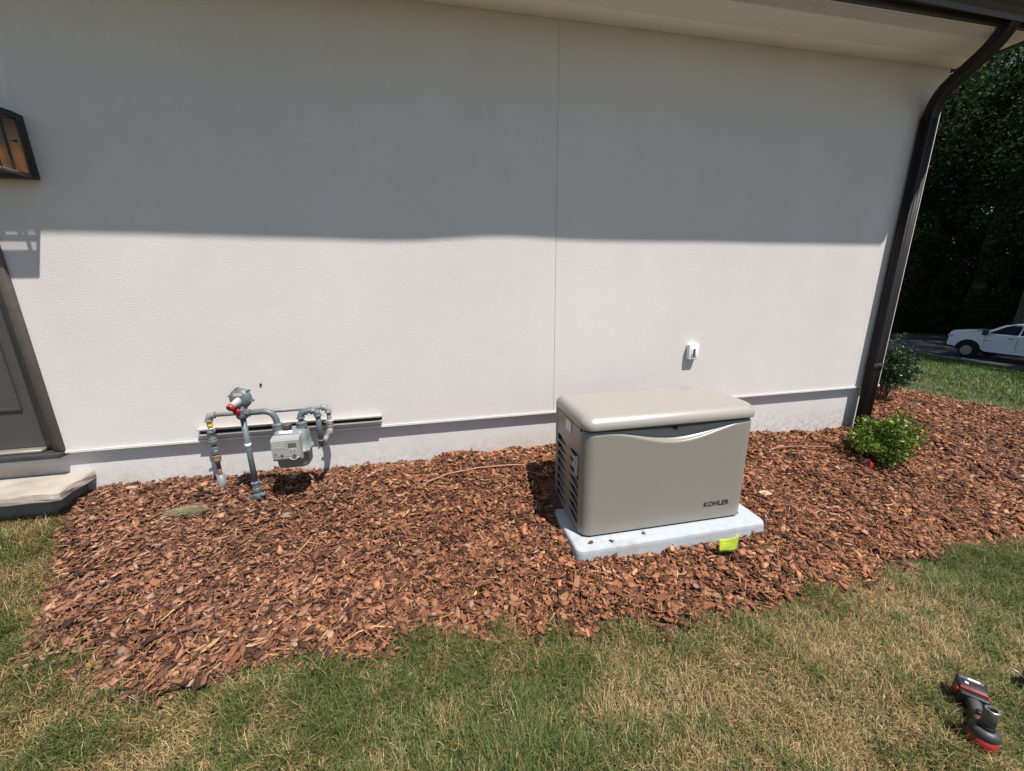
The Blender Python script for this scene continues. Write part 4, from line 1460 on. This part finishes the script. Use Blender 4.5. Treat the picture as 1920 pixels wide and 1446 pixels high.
def tube_on_ground(name, pts, r, label):
    P = []
    for i in range(len(pts) - 1):
        for k in range(8):
            t = k / 8
            x = pts[i][0] * (1 - t) + pts[i + 1][0] * t
            y = pts[i][1] * (1 - t) + pts[i + 1][1] * t
            h = pts[i][2] * (1 - t) + pts[i + 1][2] * t
            P.append((x, y, float(T(x, y)) + h))
    P.append((pts[-1][0], pts[-1][1], float(T(*pts[-1][:2])) + pts[-1][2]))
    o = MB().tube(P, r, 10).build(name, 'tube')
    tag(o, label, 'drip tube', 'brown drip tubes')


tube_on_ground('drip_tube', [(-.64, -.325, .004), (-.55, -.295, .034), (-.40, -.245, .042), (-.18, -.215, .040), (.05, -.218, .040), (.28, -.236, .034), (.34, -.25, .0)], .0062, 'brown drip tube running over the mulch left of the generator')
tube_on_ground('drip_tube', [(2.20, -.250, .0), (2.30, -.258, .036), (2.55, -.270, .044), (2.80, -.288, .040), (2.92, -.30, .0)], .0062, 'brown drip tube running over the mulch right of the generator')

# utility flag
fl = empty('marker_flag', (1.15, -1.17, float(T(1.15, -1.17))))
tag(fl, 'small yellow-green marker flag on a wire in front of the pad', 'marker flag')
MB().tube([(1.168, -1.195, -.06), (1.160, -1.185, .0), (1.150, -1.165, .04), (1.140, -1.150, .124)], .0014, 6).build('wire', 'wire', fl)
fv, ff2 = [], []
nx_, nz_ = 10, 7
for i in range(nx_):
    for j in range(nz_):
        u, w = i / (nx_ - 1), j / (nz_ - 1)
        x = 1.150 - .118 * u
        z = .026 + .096 * w - .010 * math.sin(math.pi * u) * (1 if w > .5 else -.2) - .022 * (w * math.sin(u * 2.4) ** 2) + .012 * w * (1 - u)
        y = -1.152 - .012 * math.sin(u * 5.2 + w) - .03 * u * (1 - w) * .5
        if i == 0:
            y += .004
        fv.append((x + .006 * (1 - w), y, z))
for i in range(nx_ - 1):
    for j in range(nz_ - 1):
        ff2.append((i * nz_ + j, i * nz_ + j + 1, (i + 1) * nz_ + j + 1, (i + 1) * nz_ + j))
m_ = MB()
m_.raw(fv, ff2, True)
fo = m_.build('flag_film', 'flag', fl)
sd_ = fo.modifiers.new('thickness', 'SOLIDIFY')
sd_.thickness = .0006
pr_ = MB()
for q in range(5):
    u0 = 3 + q
    a = Vector(fv[u0 * nz_ + 3])
    b = Vector(fv[(u0 + 1) * nz_ + 3])
    c = Vector(fv[(u0 + 1) * nz_ + 4])
    d = Vector(fv[u0 * nz_ + 4])
    off = Vector((0, -.0015, 0))
    pr_.raw([a.lerp(d, .2) + off, a.lerp(b, .55).lerp(d.lerp(c, .55), .2) + off, a.lerp(b, .55).lerp(d.lerp(c, .55), .6) + off, a.lerp(d, .6) + off], [(0, 1, 2, 3)])
pr_.build('faded_print', 'flagink', fo)

# pebble against the pad and bits of bark lying on it
pb = MB().lathe([(.001, 0), (.016, .004), (.024, .016), (.022, .030), (.012, .040), (.001, .043)], (.925, -1.075, -.035), (.35, -.2, 1), 9, True).build('pebble', 'rock')
tag(pb, 'brown rounded stone against the front of the pad', 'stone')
for (x, y, s, r, lb) in ((.345, -.985, .044, .4, 'bark chip on the pad by the left front corner of the generator'), (.462, -1.002, .046, 2.0, 'bark chip on the pad in front of the generator, left of centre'), (.675, -.972, .044, 1.0, 'bark chip on the pad touching the generator front')):
    o = bpy.data.objects.new('bark_chip', chip_me[int(x * 100) % CH_N])
    o.scale = (s, s, s)
    o.location = (x, y, .086)
    o.rotation_euler = (.5, .3, r)
    COL.objects.link(o)
    tag(o, lb, 'bark chip', 'bark chips lying on the pad')

# red and grey cap by the green shrub
rc = empty('red_cap', (2.957, -.50, gz(2.957, -.50) + .01))
tag(rc, 'red and grey plastic cap lying in the mulch beside the green shrub', 'cap')
ax_ = Vector((.75, -.55, .25))
p0 = Vector((2.925, -.475, gz(2.957, -.50) + .035))
MB().lathe([(.030, 0), (.038, .006), (.040, .028)], p0, ax_, 16).build('grey_collar', 'toolgrey', rc)
MB().lathe([(.041, .0285), (.041, .046), (.030, .060), (.012, .070), (.0001, .071)], p0, ax_, 10, False).build('red_end', 'red', rc)
MB().tube([p0 + ax_.normalized() * .069, p0 + ax_.normalized() * .10 + Vector((.01, 0, -.01))], .006, 8).build('spigot', 'black', rc)

# ------------------------------------------------------------------ leafy shrubs


def leaf_cloud(n, centers, radii, size, rng, elong=2.2, up_bias=.4):
    """small pointed leaves (two triangles each, folded) round clump centres"""
    idx = rng.integers(0, len(centers), n)
    d = rng.normal(0, 1, (n, 3))
    d /= np.linalg.norm(d, axis=1, keepdims=True)
    rr = radii[idx][:, None] * (rng.random((n, 1)) ** .4)
    p = centers[idx] + d * rr
    out = d * .7 + rng.normal(0, .5, (n, 3)) + np.array([[0, 0, up_bias]])
    out /= np.linalg.norm(out, axis=1, keepdims=True)
    side = np.cross(out, rng.normal(0, 1, (n, 3)))
    side /= np.linalg.norm(side, axis=1, keepdims=True)
    nrm = np.cross(out, side)
    s = size * rng.uniform(.6, 1.3, n)[:, None]
    w = s / elong / 2
    V = np.stack([p - out * s * .5, p + side * w + nrm * w * .3, p + out * s * .5, p - side * w + nrm * w * .3], 1).reshape(-1, 3)
    o4 = (np.arange(n) * 4)[:, None]
    L = np.concatenate([o4 + np.array([[0, 1, 2]]), o4 + np.array([[0, 2, 3]])], 1).ravel()
    t = np.clip(rng.random(n) ** 1.3 * .75 + rng.normal(.08, .1, n), 0, 1)
    return V, L, np.full(2 * n, 3), np.repeat(t, 4)


def shrub(name, loc, w, d, h, nclump, nleaf, lsize, m, label, seed, lift=.0, cr=.085, stems=9):
    rng = np.random.default_rng(seed)
    root = empty(name, loc)
    tag(root, label, 'shrub')
    u = rng.normal(0, 1, (nclump, 3))
    u /= np.linalg.norm(u, axis=1, keepdims=True)
    r = rng.random((nclump, 1)) ** .5
    c = u * r * np.array([[w / 2, d / 2, h / 2]])
    c *= 1 + .12 * np.clip(rng.normal(0, 1, (nclump, 1)), -1.5, 1.5)
    c[:, 2] = np.abs(c[:, 2] + h * .42) + lift
    c += np.array([loc])
    rad = rng.uniform(.6, 1.3, nclump) * cr
    V, L, S, t = leaf_cloud(nleaf, c, rad, lsize, rng)
    o = bulk_mesh('crown', V, L, S, m, t)
    o.parent = root
    o.matrix_parent_inverse = root_matrix(root).inverted()
    st = MB()
    for k in range(stems):
        e = Vector(c[int(rng.integers(0, nclump))])
        b = Vector(loc) + Vector((rng.uniform(-.03, .03), rng.uniform(-.03, .03), -.04))
        mid = b.lerp(e, .5) + Vector((rng.uniform(-.03, .03), rng.uniform(-.03, .03), .03))
        st.tube(bez(b, mid, e, 5), [.007, .006, .005, .004, .003, .002], 6)
    st.build('stems', 'stem', root)
    return root


shrub('green_shrub', (3.20, -.40, float(T(3.20, -.40)) + .01), .56, .42, .36, 80, 6000, .034, 'azalea', 'low bright green leafy shrub in the mulch beside the downspout', 3, .02, .075)
shrub('dark_shrub', (5.40, 1.14, float(T(5.40, 1.14)) + .01), .58, .55, .72, 70, 4200, .045, 'rose', 'taller dark glossy shrub behind the house corner', 5, .16, .10, 12)

# ------------------------------------------------------------------ impact wrench lying in the grass
GZ = float(T(1.31, -2.12)) + .004
iw = empty('impact_wrench', (1.315, -2.115, GZ))
tag(iw, 'red and black cordless impact wrench with battery lying in the grass', 'power tool')
HC = Vector((1.318, -2.118, GZ))
hd = Vector((.10, .085, .012)).normalized()          # head to battery
sd = hd.cross(Vector((0, 0, 1))).normalized()
upv = Vector((.04, .02, 1)).normalized()
o = MB()
o.lathe([(.020, 0), (.032, .004), (.0365, .016), (.0375, .052)], HC, upv, 24)
body = o.build('motor_housing', 'toolred', iw)
MB().lathe([(.0378, 0), (.0385, .003), (.0380, .016), (.0335, .024), (.026, .028), (.024, .029)], HC + upv * .0525, upv, 24).build('gear_case', mat('gear_case_grey', (.035, .036, .035), .5, var=.4, scale=70, bump=.15, bscale=200), iw)
MB().lathe([(.021, 0), (.020, .010), (.013, .014), (.012, .024)], HC + upv * .0815, upv, 20).build('nose', 'toolblack', iw)
sk = MB()
sk.lathe([(.0105, .030), (.0125, .0), (.0185, .002), (.0185, .056), (.0175, .058), (.0130, .058), (.0125, .052), (.0120, .030), (.0001, .029)], HC + upv * .098, upv, 22, True, False)
sk.build('socket', 'socket', iw)
MB().lathe([(.0132, 0), (.0178, 0), (.0178, .001), (.0132, .001)], HC + upv * .1562, upv, 22, True, False).build('socket_rim', 'steel', iw)


def slab(c, hx, hy, hz, bev=.006):
    """oriented rounded block: hx along sd, hy along hd, hz up"""
    m_ = MB()
    m_.box((-hx, -hy, -hz), (hx, hy, hz), bev, 3)
    m_.v = [tuple(c + sd * p[0] + hd * p[1] + upv * p[2]) for p in m_.v]
    return m_


h0 = HC + upv * .040 + hd * .028
MB().loft([[h0 + hd * t + sd * (math.cos(a) * w) + upv * (math.sin(a) * q + zz) for a in [2 * math.pi * k / 16 for k in range(16)]] for (t, w, q, zz) in ((0, .020, .022, 0), (.02, .017, .021, .002), (.055, .0165, .021, .004), (.085, .018, .023, .003), (.102, .024, .024, .0))]).build('grip', 'toolgrey', iw)
slab(h0 + hd * .006 + upv * .018, .0165, .009, .010, .003).build('selector_collar', 'toolred', iw)
slab(h0 + hd * .040 + upv * .027 + sd * .002, .009, .010, .006, .003).build('trigger', 'toolblack', iw)
slab(h0 + hd * .110, .038, .012, .028, .005).build('battery_foot', 'toolblack', iw)
bt = slab(h0 + hd * .151, .040, .028, .036, .008).build('battery', 'toolblack', iw)
for s in (-1, 1):
    slab(h0 + hd * .128 + sd * .0405 * s + upv * .012, .004, .012, .012, .003).build('latch_button', 'toolred', bt)
slab(h0 + hd * .1225 + upv * .0305, .036, .004, .004, .002).build('red_rail', 'toolred', bt)
slab(h0 + hd * .146 + upv * .0360, .026, .010, .001, .0005).build('badge', mat('badge_maroon', (.05, .012, .014), .4, var=.5, scale=200), bt)
slab(h0 + hd * .168 + upv * .0358, .032, .006, .001, .0005).build('label_band', mat('label_greyblue', (.10, .11, .14), .4), bt)
slab(h0 + hd * .168 + upv * .0368 + sd * .006, .016, .0045, .001, .0005).build('white_mark', 'white', bt)
slab(h0 + hd * .146 + upv * .0368 - sd * .016, .0045, .0045, .001, .0005).build('white_mark', 'white', bt)
slab(h0 + hd * .1795 + upv * .004, .034, .001, .026, .0005).build('end_grille', 'toolgrey', bt)

# end of another tool cut off by the right edge of the photograph
tz_ = float(T(1.80, -2.0))
pt = empty('hand_tool', (1.85, -2.0, tz_))
tag(pt, 'dark brown tool handle lying in the grass at the right edge', 'hand tool')
MB().tube([(1.752, -2.002, tz_ + .052), (1.775, -2.004, tz_ + .054), (1.83, -2.012, tz_ + .052), (1.92, -2.03, tz_ + .046), (2.0, -2.045, tz_ + .04)], [.012, .020, .023, .022, .019], 14).build('handle', mat('dark_handle', (.075, .055, .048), .55, var=.2, scale=40), pt)
MB().lathe([(.0055, 0), (.0085, .001), (.0085, .004), (.0055, .005)], (1.758, -2.018, tz_ + .050), (-.5, -.8, .2), 12).build('eyelet', 'socket', pt)
MB().tube([(1.75, -2.0, tz_ + .055), (1.745, -1.990, tz_ + .068), (1.730, -1.965, tz_ + .078)], .0022, 8).build('cord_tip', 'wire', pt)

# ------------------------------------------------------------------ pickup truck on the road
TRX, TRY = 29.5, 14.62
trz = float(T(30.5, 12)) + .04
tr = empty('pickup_truck', (TRX, TRY, trz))
tag(tr, 'white crew-cab pickup truck parked in the shade on the road', 'pickup truck')


def tl(l, z, w):
    """l metres back from the front bumper, w metres from the near side inwards"""
    return (TRX + w, TRY - l, trz + z)


def arch(cx_, cz_, r, a0, a1, n=12):
    return [(cx_ + r * math.cos(math.radians(a0 + (a1 - a0) * k / n)), cz_ + r * math.sin(math.radians(a0 + (a1 - a0) * k / n))) for k in range(n + 1)]


FWX, RWX, WR = 1.02, 4.85, .415
side = [(.10, .62), (.06, .80), (.10, 1.05), (.11, 1.36), (.24, 1.47), (.9, 1.51), (1.50, 1.50), (1.66, 1.42), (4.05, 1.42), (4.05, 1.40), (6.0, 1.40), (6.06, 1.30), (6.06, .66), (5.55, .60)]
side += arch(RWX, .46, .57, 12, 168)[0:]
side += [(4.2, .50), (1.68, .50)]
side += arch(FWX, .46, .57, 12, 168)
side += [(.40, .60)]
W = 2.04
m_ = MB()
n_ = len(side)
lay = []
for (w, gi) in ((0.03, .02), (0.0, 0.0), (W, 0.0), (W + -.03, .02)):
    pass
inner = [(a, b) for a, b in side]
loops_ = []
for (w, tuck) in ((.06, .035), (.015, .008), (0, 0), (W, 0), (W - .015, .008), (W - .06, .035)):
    loops_.append([tl(a, b - (tuck if b > 1.2 else 0), w if not (b > 1.2 and w in (0, W)) else (w + (.03 if w == 0 else -.03))) for a, b in side])
# shell sides and across
m_.raw(loops_[2], [tuple(range(n_))])
m_.raw(loops_[3], [tuple(range(n_))[::-1]])
m_.raw(loops_[2] + loops_[3], [(i, (i + 1) % n_, n_ + (i + 1) % n_, n_ + i) for i in range(n_)])
tb = m_.build('body', 'truck', tr)
# cab
gl = [(1.42, 1.41, .04), (2.20, 1.93, .25), (2.55, 2.015, .27), (3.55, 2.01, .27), (3.92, 1.93, .25), (4.03, 1.41, .04)]
m_ = MB()
A = [tl(a, b, c) for a, b, c in gl]
B2 = [tl(a, b, W - c) for a, b, c in gl]
k_ = len(gl)
m_.raw(A + B2, [tuple(range(k_)), tuple(range(k_, 2 * k_))[::-1]] + [(i, (i + 1) % k_, k_ + (i + 1) % k_, k_ + i) for i in range(k_)])
cab = m_.build('cab', 'truck', tr)


def pane(pts, nm='window', m='window', par=cab, w_in=0.0):
    vs_ = []
    for (l, z) in pts:
        t = (z - 1.41) / (2.0 - 1.41)
        c = .04 + .225 * max(0, min(1, t))
        vs_.append(Vector(tl(l, z, c - .006)))
    vs2 = [p + Vector((.004, 0, 0)) for p in vs_]
    q = len(pts)
    MB().raw(vs_ + vs2, [tuple(range(q))] + [(i, (i + 1) % q, q + (i + 1) % q, q + i) for i in range(q)]).build(nm, m, par)


pane([(1.70, 1.455), (2.28, 1.86), (2.48, 1.93), (2.86, 1.94), (2.86, 1.455)])
pane([(2.93, 1.455), (2.93, 1.94), (3.5, 1.93), (3.78, 1.455)])
# windscreen
wsv = [tl(1.49, 1.465, .12), tl(2.14, 1.90, .30), tl(2.14, 1.90, W - .30), tl(1.49, 1.465, W - .12)]
wsv = [(x, y + .006, z + .010) for x, y, z in wsv]
MB().raw(wsv, [(0, 1, 2, 3)]).build('windscreen', 'window', cab)


def strip(l0, l1, z0, z1, d, nm, m, par=tb):
    a, b = tl(l0, z0, -d), tl(l1, z1, .01)
    MB().box(a, b, .004, 1).build(nm, m, par)


strip(2.55, 2.78, 1.255, 1.285, .03, 'door_handle', 'trim')
strip(3.50, 3.73, 1.255, 1.285, .03, 'door_handle', 'trim')
strip(1.58, 1.98, 1.045, 1.065, .006, 'side_badge', 'trim')
strip(1.645, 1.655, .56, 1.40, .002, 'door_gap', 'trim')
strip(2.895, 2.905, .56, 1.40, .002, 'door_gap', 'trim')
strip(3.90, 3.91, .60, 1.40, .002, 'door_gap', 'trim')
strip(1.72, 4.15, .46, .52, .012, 'rocker', 'truck')
# mirror, lamps, bumpers, vents
mi = MB().box(tl(1.62, 1.36, -.30), tl(1.80, 1.68, -.06), .04, 3)
mi.build('mirror', 'trim', tr)
MB().tube([tl(1.72, 1.48, -.08), tl(1.74, 1.47, .08)], .025, 8).build('mirror_arm', 'trim', tr)
for w in (.0, W - .36):
    MB().box(tl(.045, 1.10, w - .01), tl(.26, 1.24, w + .37), .02, 2).build('headlight', 'lens', tr)
MB().box(tl(-.02, .52, .02), tl(.22, .80, W - .02), .04, 3).build('front_bumper', 'trim', tr)
MB().box(tl(5.98, .58, .05), tl(6.18, .80, W - .05), .03, 2).build('rear_bumper', 'trim', tr)
MB().box(tl(.035, .84, .40), tl(.12, 1.22, W - .40), .01, 1).build('grille', 'trim', tr)
MB().box(tl(.95, 1.49, .5), tl(1.40, 1.515, .72), .01, 1).build('hood_vent', 'trim', tr)
MB().box(tl(.7, .35, .35), tl(5.6, .62, W - .35)).build('chassis', 'trim', tr)
for cx_ in (FWX, RWX):
    for w in (.02, W - .02):
        sgn = 1 if w < 1 else -1
        c0 = Vector(tl(cx_, WR, w))
        wl = MB().lathe([(.25, 0), (.33, -.01), (.395, .01), (.415, .05), (.415, .22), (.395, .25), (.25, .26)], c0, (sgn, 0, 0), 28).build('wheel', 'tyre', tr)
        MB().lathe([(.255, .0), (.262, .006), (.245, .02), (.235, .05), (.10, .055), (.085, .01), (.0001, .008)], c0 + Vector((-.062 * sgn, 0, 0)), (sgn, 0, 0), 28).build('rim', 'rim', wl)
        for q in range(6):
            a = math.radians(60 * q)
            MB().lathe([(.055, 0), (.055, .004)], c0 + Vector((sgn * -.014, .165 * math.cos(a), .165 * math.sin(a))), (sgn * -1, 0, 0), 10).build('rim_hole', 'trim', wl)
# dark wheel-arch liners
for cx_ in (FWX, RWX):
    li = arch(cx_, .46, .562, 0, 180, 14)
    MB().prism(li, lambda a, b, d: tl(a, b, d), .02, .45).build('arch_liner', 'dark', tr)

# ------------------------------------------------------------------ trees


def crown_mesh(seed, rx, rz, nclump, per, size):
    rng = np.random.default_rng(seed)
    u = rng.normal(0, 1, (nclump, 3))
    u /= np.linalg.norm(u, axis=1, keepdims=True)
    r = .35 + .65 * rng.random((nclump, 1)) ** .6
    c = u * r * np.array([[rx, rx, rz]])
    rad = rng.uniform(.7, 1.5, nclump) * rx * .20
    V, L, S, t = leaf_cloud(nclump * per, c, rad, size, rng, 1.6, .2)
    sh = rng.normal(0, .14, nclump)
    return V, L, S, t, c


def trunk_mb(seed, h, r, c, crown_z):
    rng = np.random.default_rng(seed)
    m_ = MB()
    n = 9
    pts = [Vector((0, 0, -.5))]
    ox_, oy_ = 0.0, 0.0
    for i in range(1, n):
        ox_ += rng.uniform(-.09, .09)
        oy_ += rng.uniform(-.09, .09)
        pts.append(Vector((ox_, oy_, h * i / (n - 1))))
    rr = [r * (1.35 if i == 0 else 1 - .78 * i / (n - 1)) for i in range(n)]
    m_.tube(pts, rr, 12)
    for k in range(10):
        i = int(rng.integers(3, n - 1))
        e = Vector(c[int(rng.integers(0, len(c)))]) + Vector((0, 0, crown_z))
        b = pts[i]
        if e.z < b.z + .3:
            e.z = b.z + rng.uniform(.4, 2.0)
        m_.tube(bez(b, b.lerp(e, .5) + Vector((0, 0, .5)), e, 5), [rr[i] * .45 * (1 - .15 * q) for q in range(6)], 7)
    return m_


KINDS = []
for k, (hgt, rx, rz, cz_, tr_, ncl, per, lsz) in enumerate(((22, 4.6, 7.5, 14.5, .45, 105, 110, .29), (19, 4.0, 6.5, 12.5, .34, 95, 105, .27), (25, 5.0, 9.0, 16.0, .55, 110, 115, .30), (9, 2.8, 3.6, 5.0, .12, 80, 120, .22), (4.0, 2.2, 1.9, 1.9, .06, 70, 120, .17))):
    V, L, S, t, c = crown_mesh(50 + k, rx, rz, ncl, per, lsz)
    V = V + np.array([[0, 0, cz_]])
    t = np.clip(t, 0, 1)
    cro = bulk_mesh('crown', V, L, S, 'foliage', t)
    tru = trunk_mb(70 + k, hgt * .86, tr_, c, cz_).build('trunk', 'bark')
    KINDS.append((cro, tru))
used = set()


def tree(kind, name, x, y, sc, yaw, label, group, cat='tree'):
    root = empty(name, (x, y, float(T(x, y)) + .02), (0, 0, yaw))
    root.scale = (sc, sc, sc)
    tag(root, label, cat, group)
    for src in KINDS[kind]:
        if (kind, src.name) not in used:
            used.add((kind, src.name))
            o = src
        else:
            o = src.copy()
            COL.objects.link(o)
        o.parent = root
    return root


def polar(az, r):
    a = math.radians(az)
    return -.48 + r * math.sin(a), -2.78 + r * math.cos(a)


GRP = 'trees of the dark wood beyond the road'
wood = [(2, 60.9, 49, 1.1, .3, 'thick-trunked tall tree at the front of the wood above the truck'),
        (0, 57.4, 53, 1.0, 1.2, 'tall leafy tree at the front of the wood beside the downspout'),
        (1, 64.6, 52, 1.05, 2.2, 'tall leafy tree at the front of the wood, rightmost'),
        (1, 54.0, 50, 1.0, 2.9, None), (0, 67.5, 50, 1.0, .8, None),
        (0, 59.2, 60, 1.1, 2.0, None), (2, 63.0, 61, 1.0, 4.0, None), (1, 56.0, 62, 1.15, 5.1, None),
        (2, 58.0, 70, 1.1, 1.6, None), (0, 61.6, 72, 1.2, 3.6, None), (1, 53.5, 70, 1.2, 0.5, None), (0, 69.5, 66, 1.1, 2.6, None)]
for (k, az, r, sc, yaw, lb) in wood:
    x, y = polar(az, r)
    tree(k, 'forest_tree', x, y, sc, yaw, lb or 'tall leafy tree behind the front row of the dark wood', GRP)
ORD = ['first', 'second', 'third', 'fourth', 'fifth', 'sixth', 'seventh', 'eighth', 'ninth', 'tenth', 'eleventh', 'twelfth']
YOUNG = ((55.5, 49, 3, 1.0), (58.6, 50, 3, .95), (62.6, 49, 3, 1.05), (66, 49, 3, 1.0), (59.6, 58, 3, 1.2), (64, 57, 3, 1.25), (57, 57, 3, 1.2))
for i, (az, r, k, sc) in enumerate(YOUNG):
    x, y = polar(az, r)
    nth = sorted(q[0] for q in YOUNG).index(az)
    tree(k, 'understorey_tree', x, y, sc, i * 1.3, ORD[nth] + ' young tree under the tall wood, counting from the downspout', 'young trees in the wood')
BUSH = ((54.5, 48.6, .9), (56.3, 48.2, 1.0), (57.9, 48.5, .85), (59.3, 48.6, .8), (61.6, 51, .75), (62.9, 48.0, .9), (64.5, 47.6, 1.0), (66.2, 47.2, 1.1), (58.8, 53, 1.4), (62, 53, 1.4), (65, 53, 1.4), (56, 53, 1.4))
for i, (az, r, sc) in enumerate(BUSH):
    x, y = polar(az, r)
    nth = sorted(q[0] for q in BUSH).index(az)
    tree(4, 'undergrowth_bush', x, y, sc, i * 2.1, ORD[nth] + ' dark bush at the edge of the wood, counting from the downspout', 'bushes at the edge of the wood', 'bush')
for i, (x, y, k, sc) in enumerate(((28.5, 3.0, 0, 1.0), (24.5, -2.2, 1, 1.0), (34.5, 6.0, 2, .95), (33.5, -2.0, 0, 1.0), (39.0, 11.0, 2, .95), (40.5, 17.2, 1, 1.0), (42.5, 6.5, 1, 1.0), (41, 1.0, 0, 1.1), (29.5, -8, 2, 1.0))):
    tree(k, 'roadside_tree', x, y, sc, i * 1.7 + .4, {(39.0, 11.0): 'roadside tree whose trunk stands behind the truck at the right edge', (40.5, 17.2): 'roadside tree standing across the road just behind the truck'}.get((x, y), 'leafy roadside tree beyond the right edge shading the road'), 'roadside trees beyond the right edge')
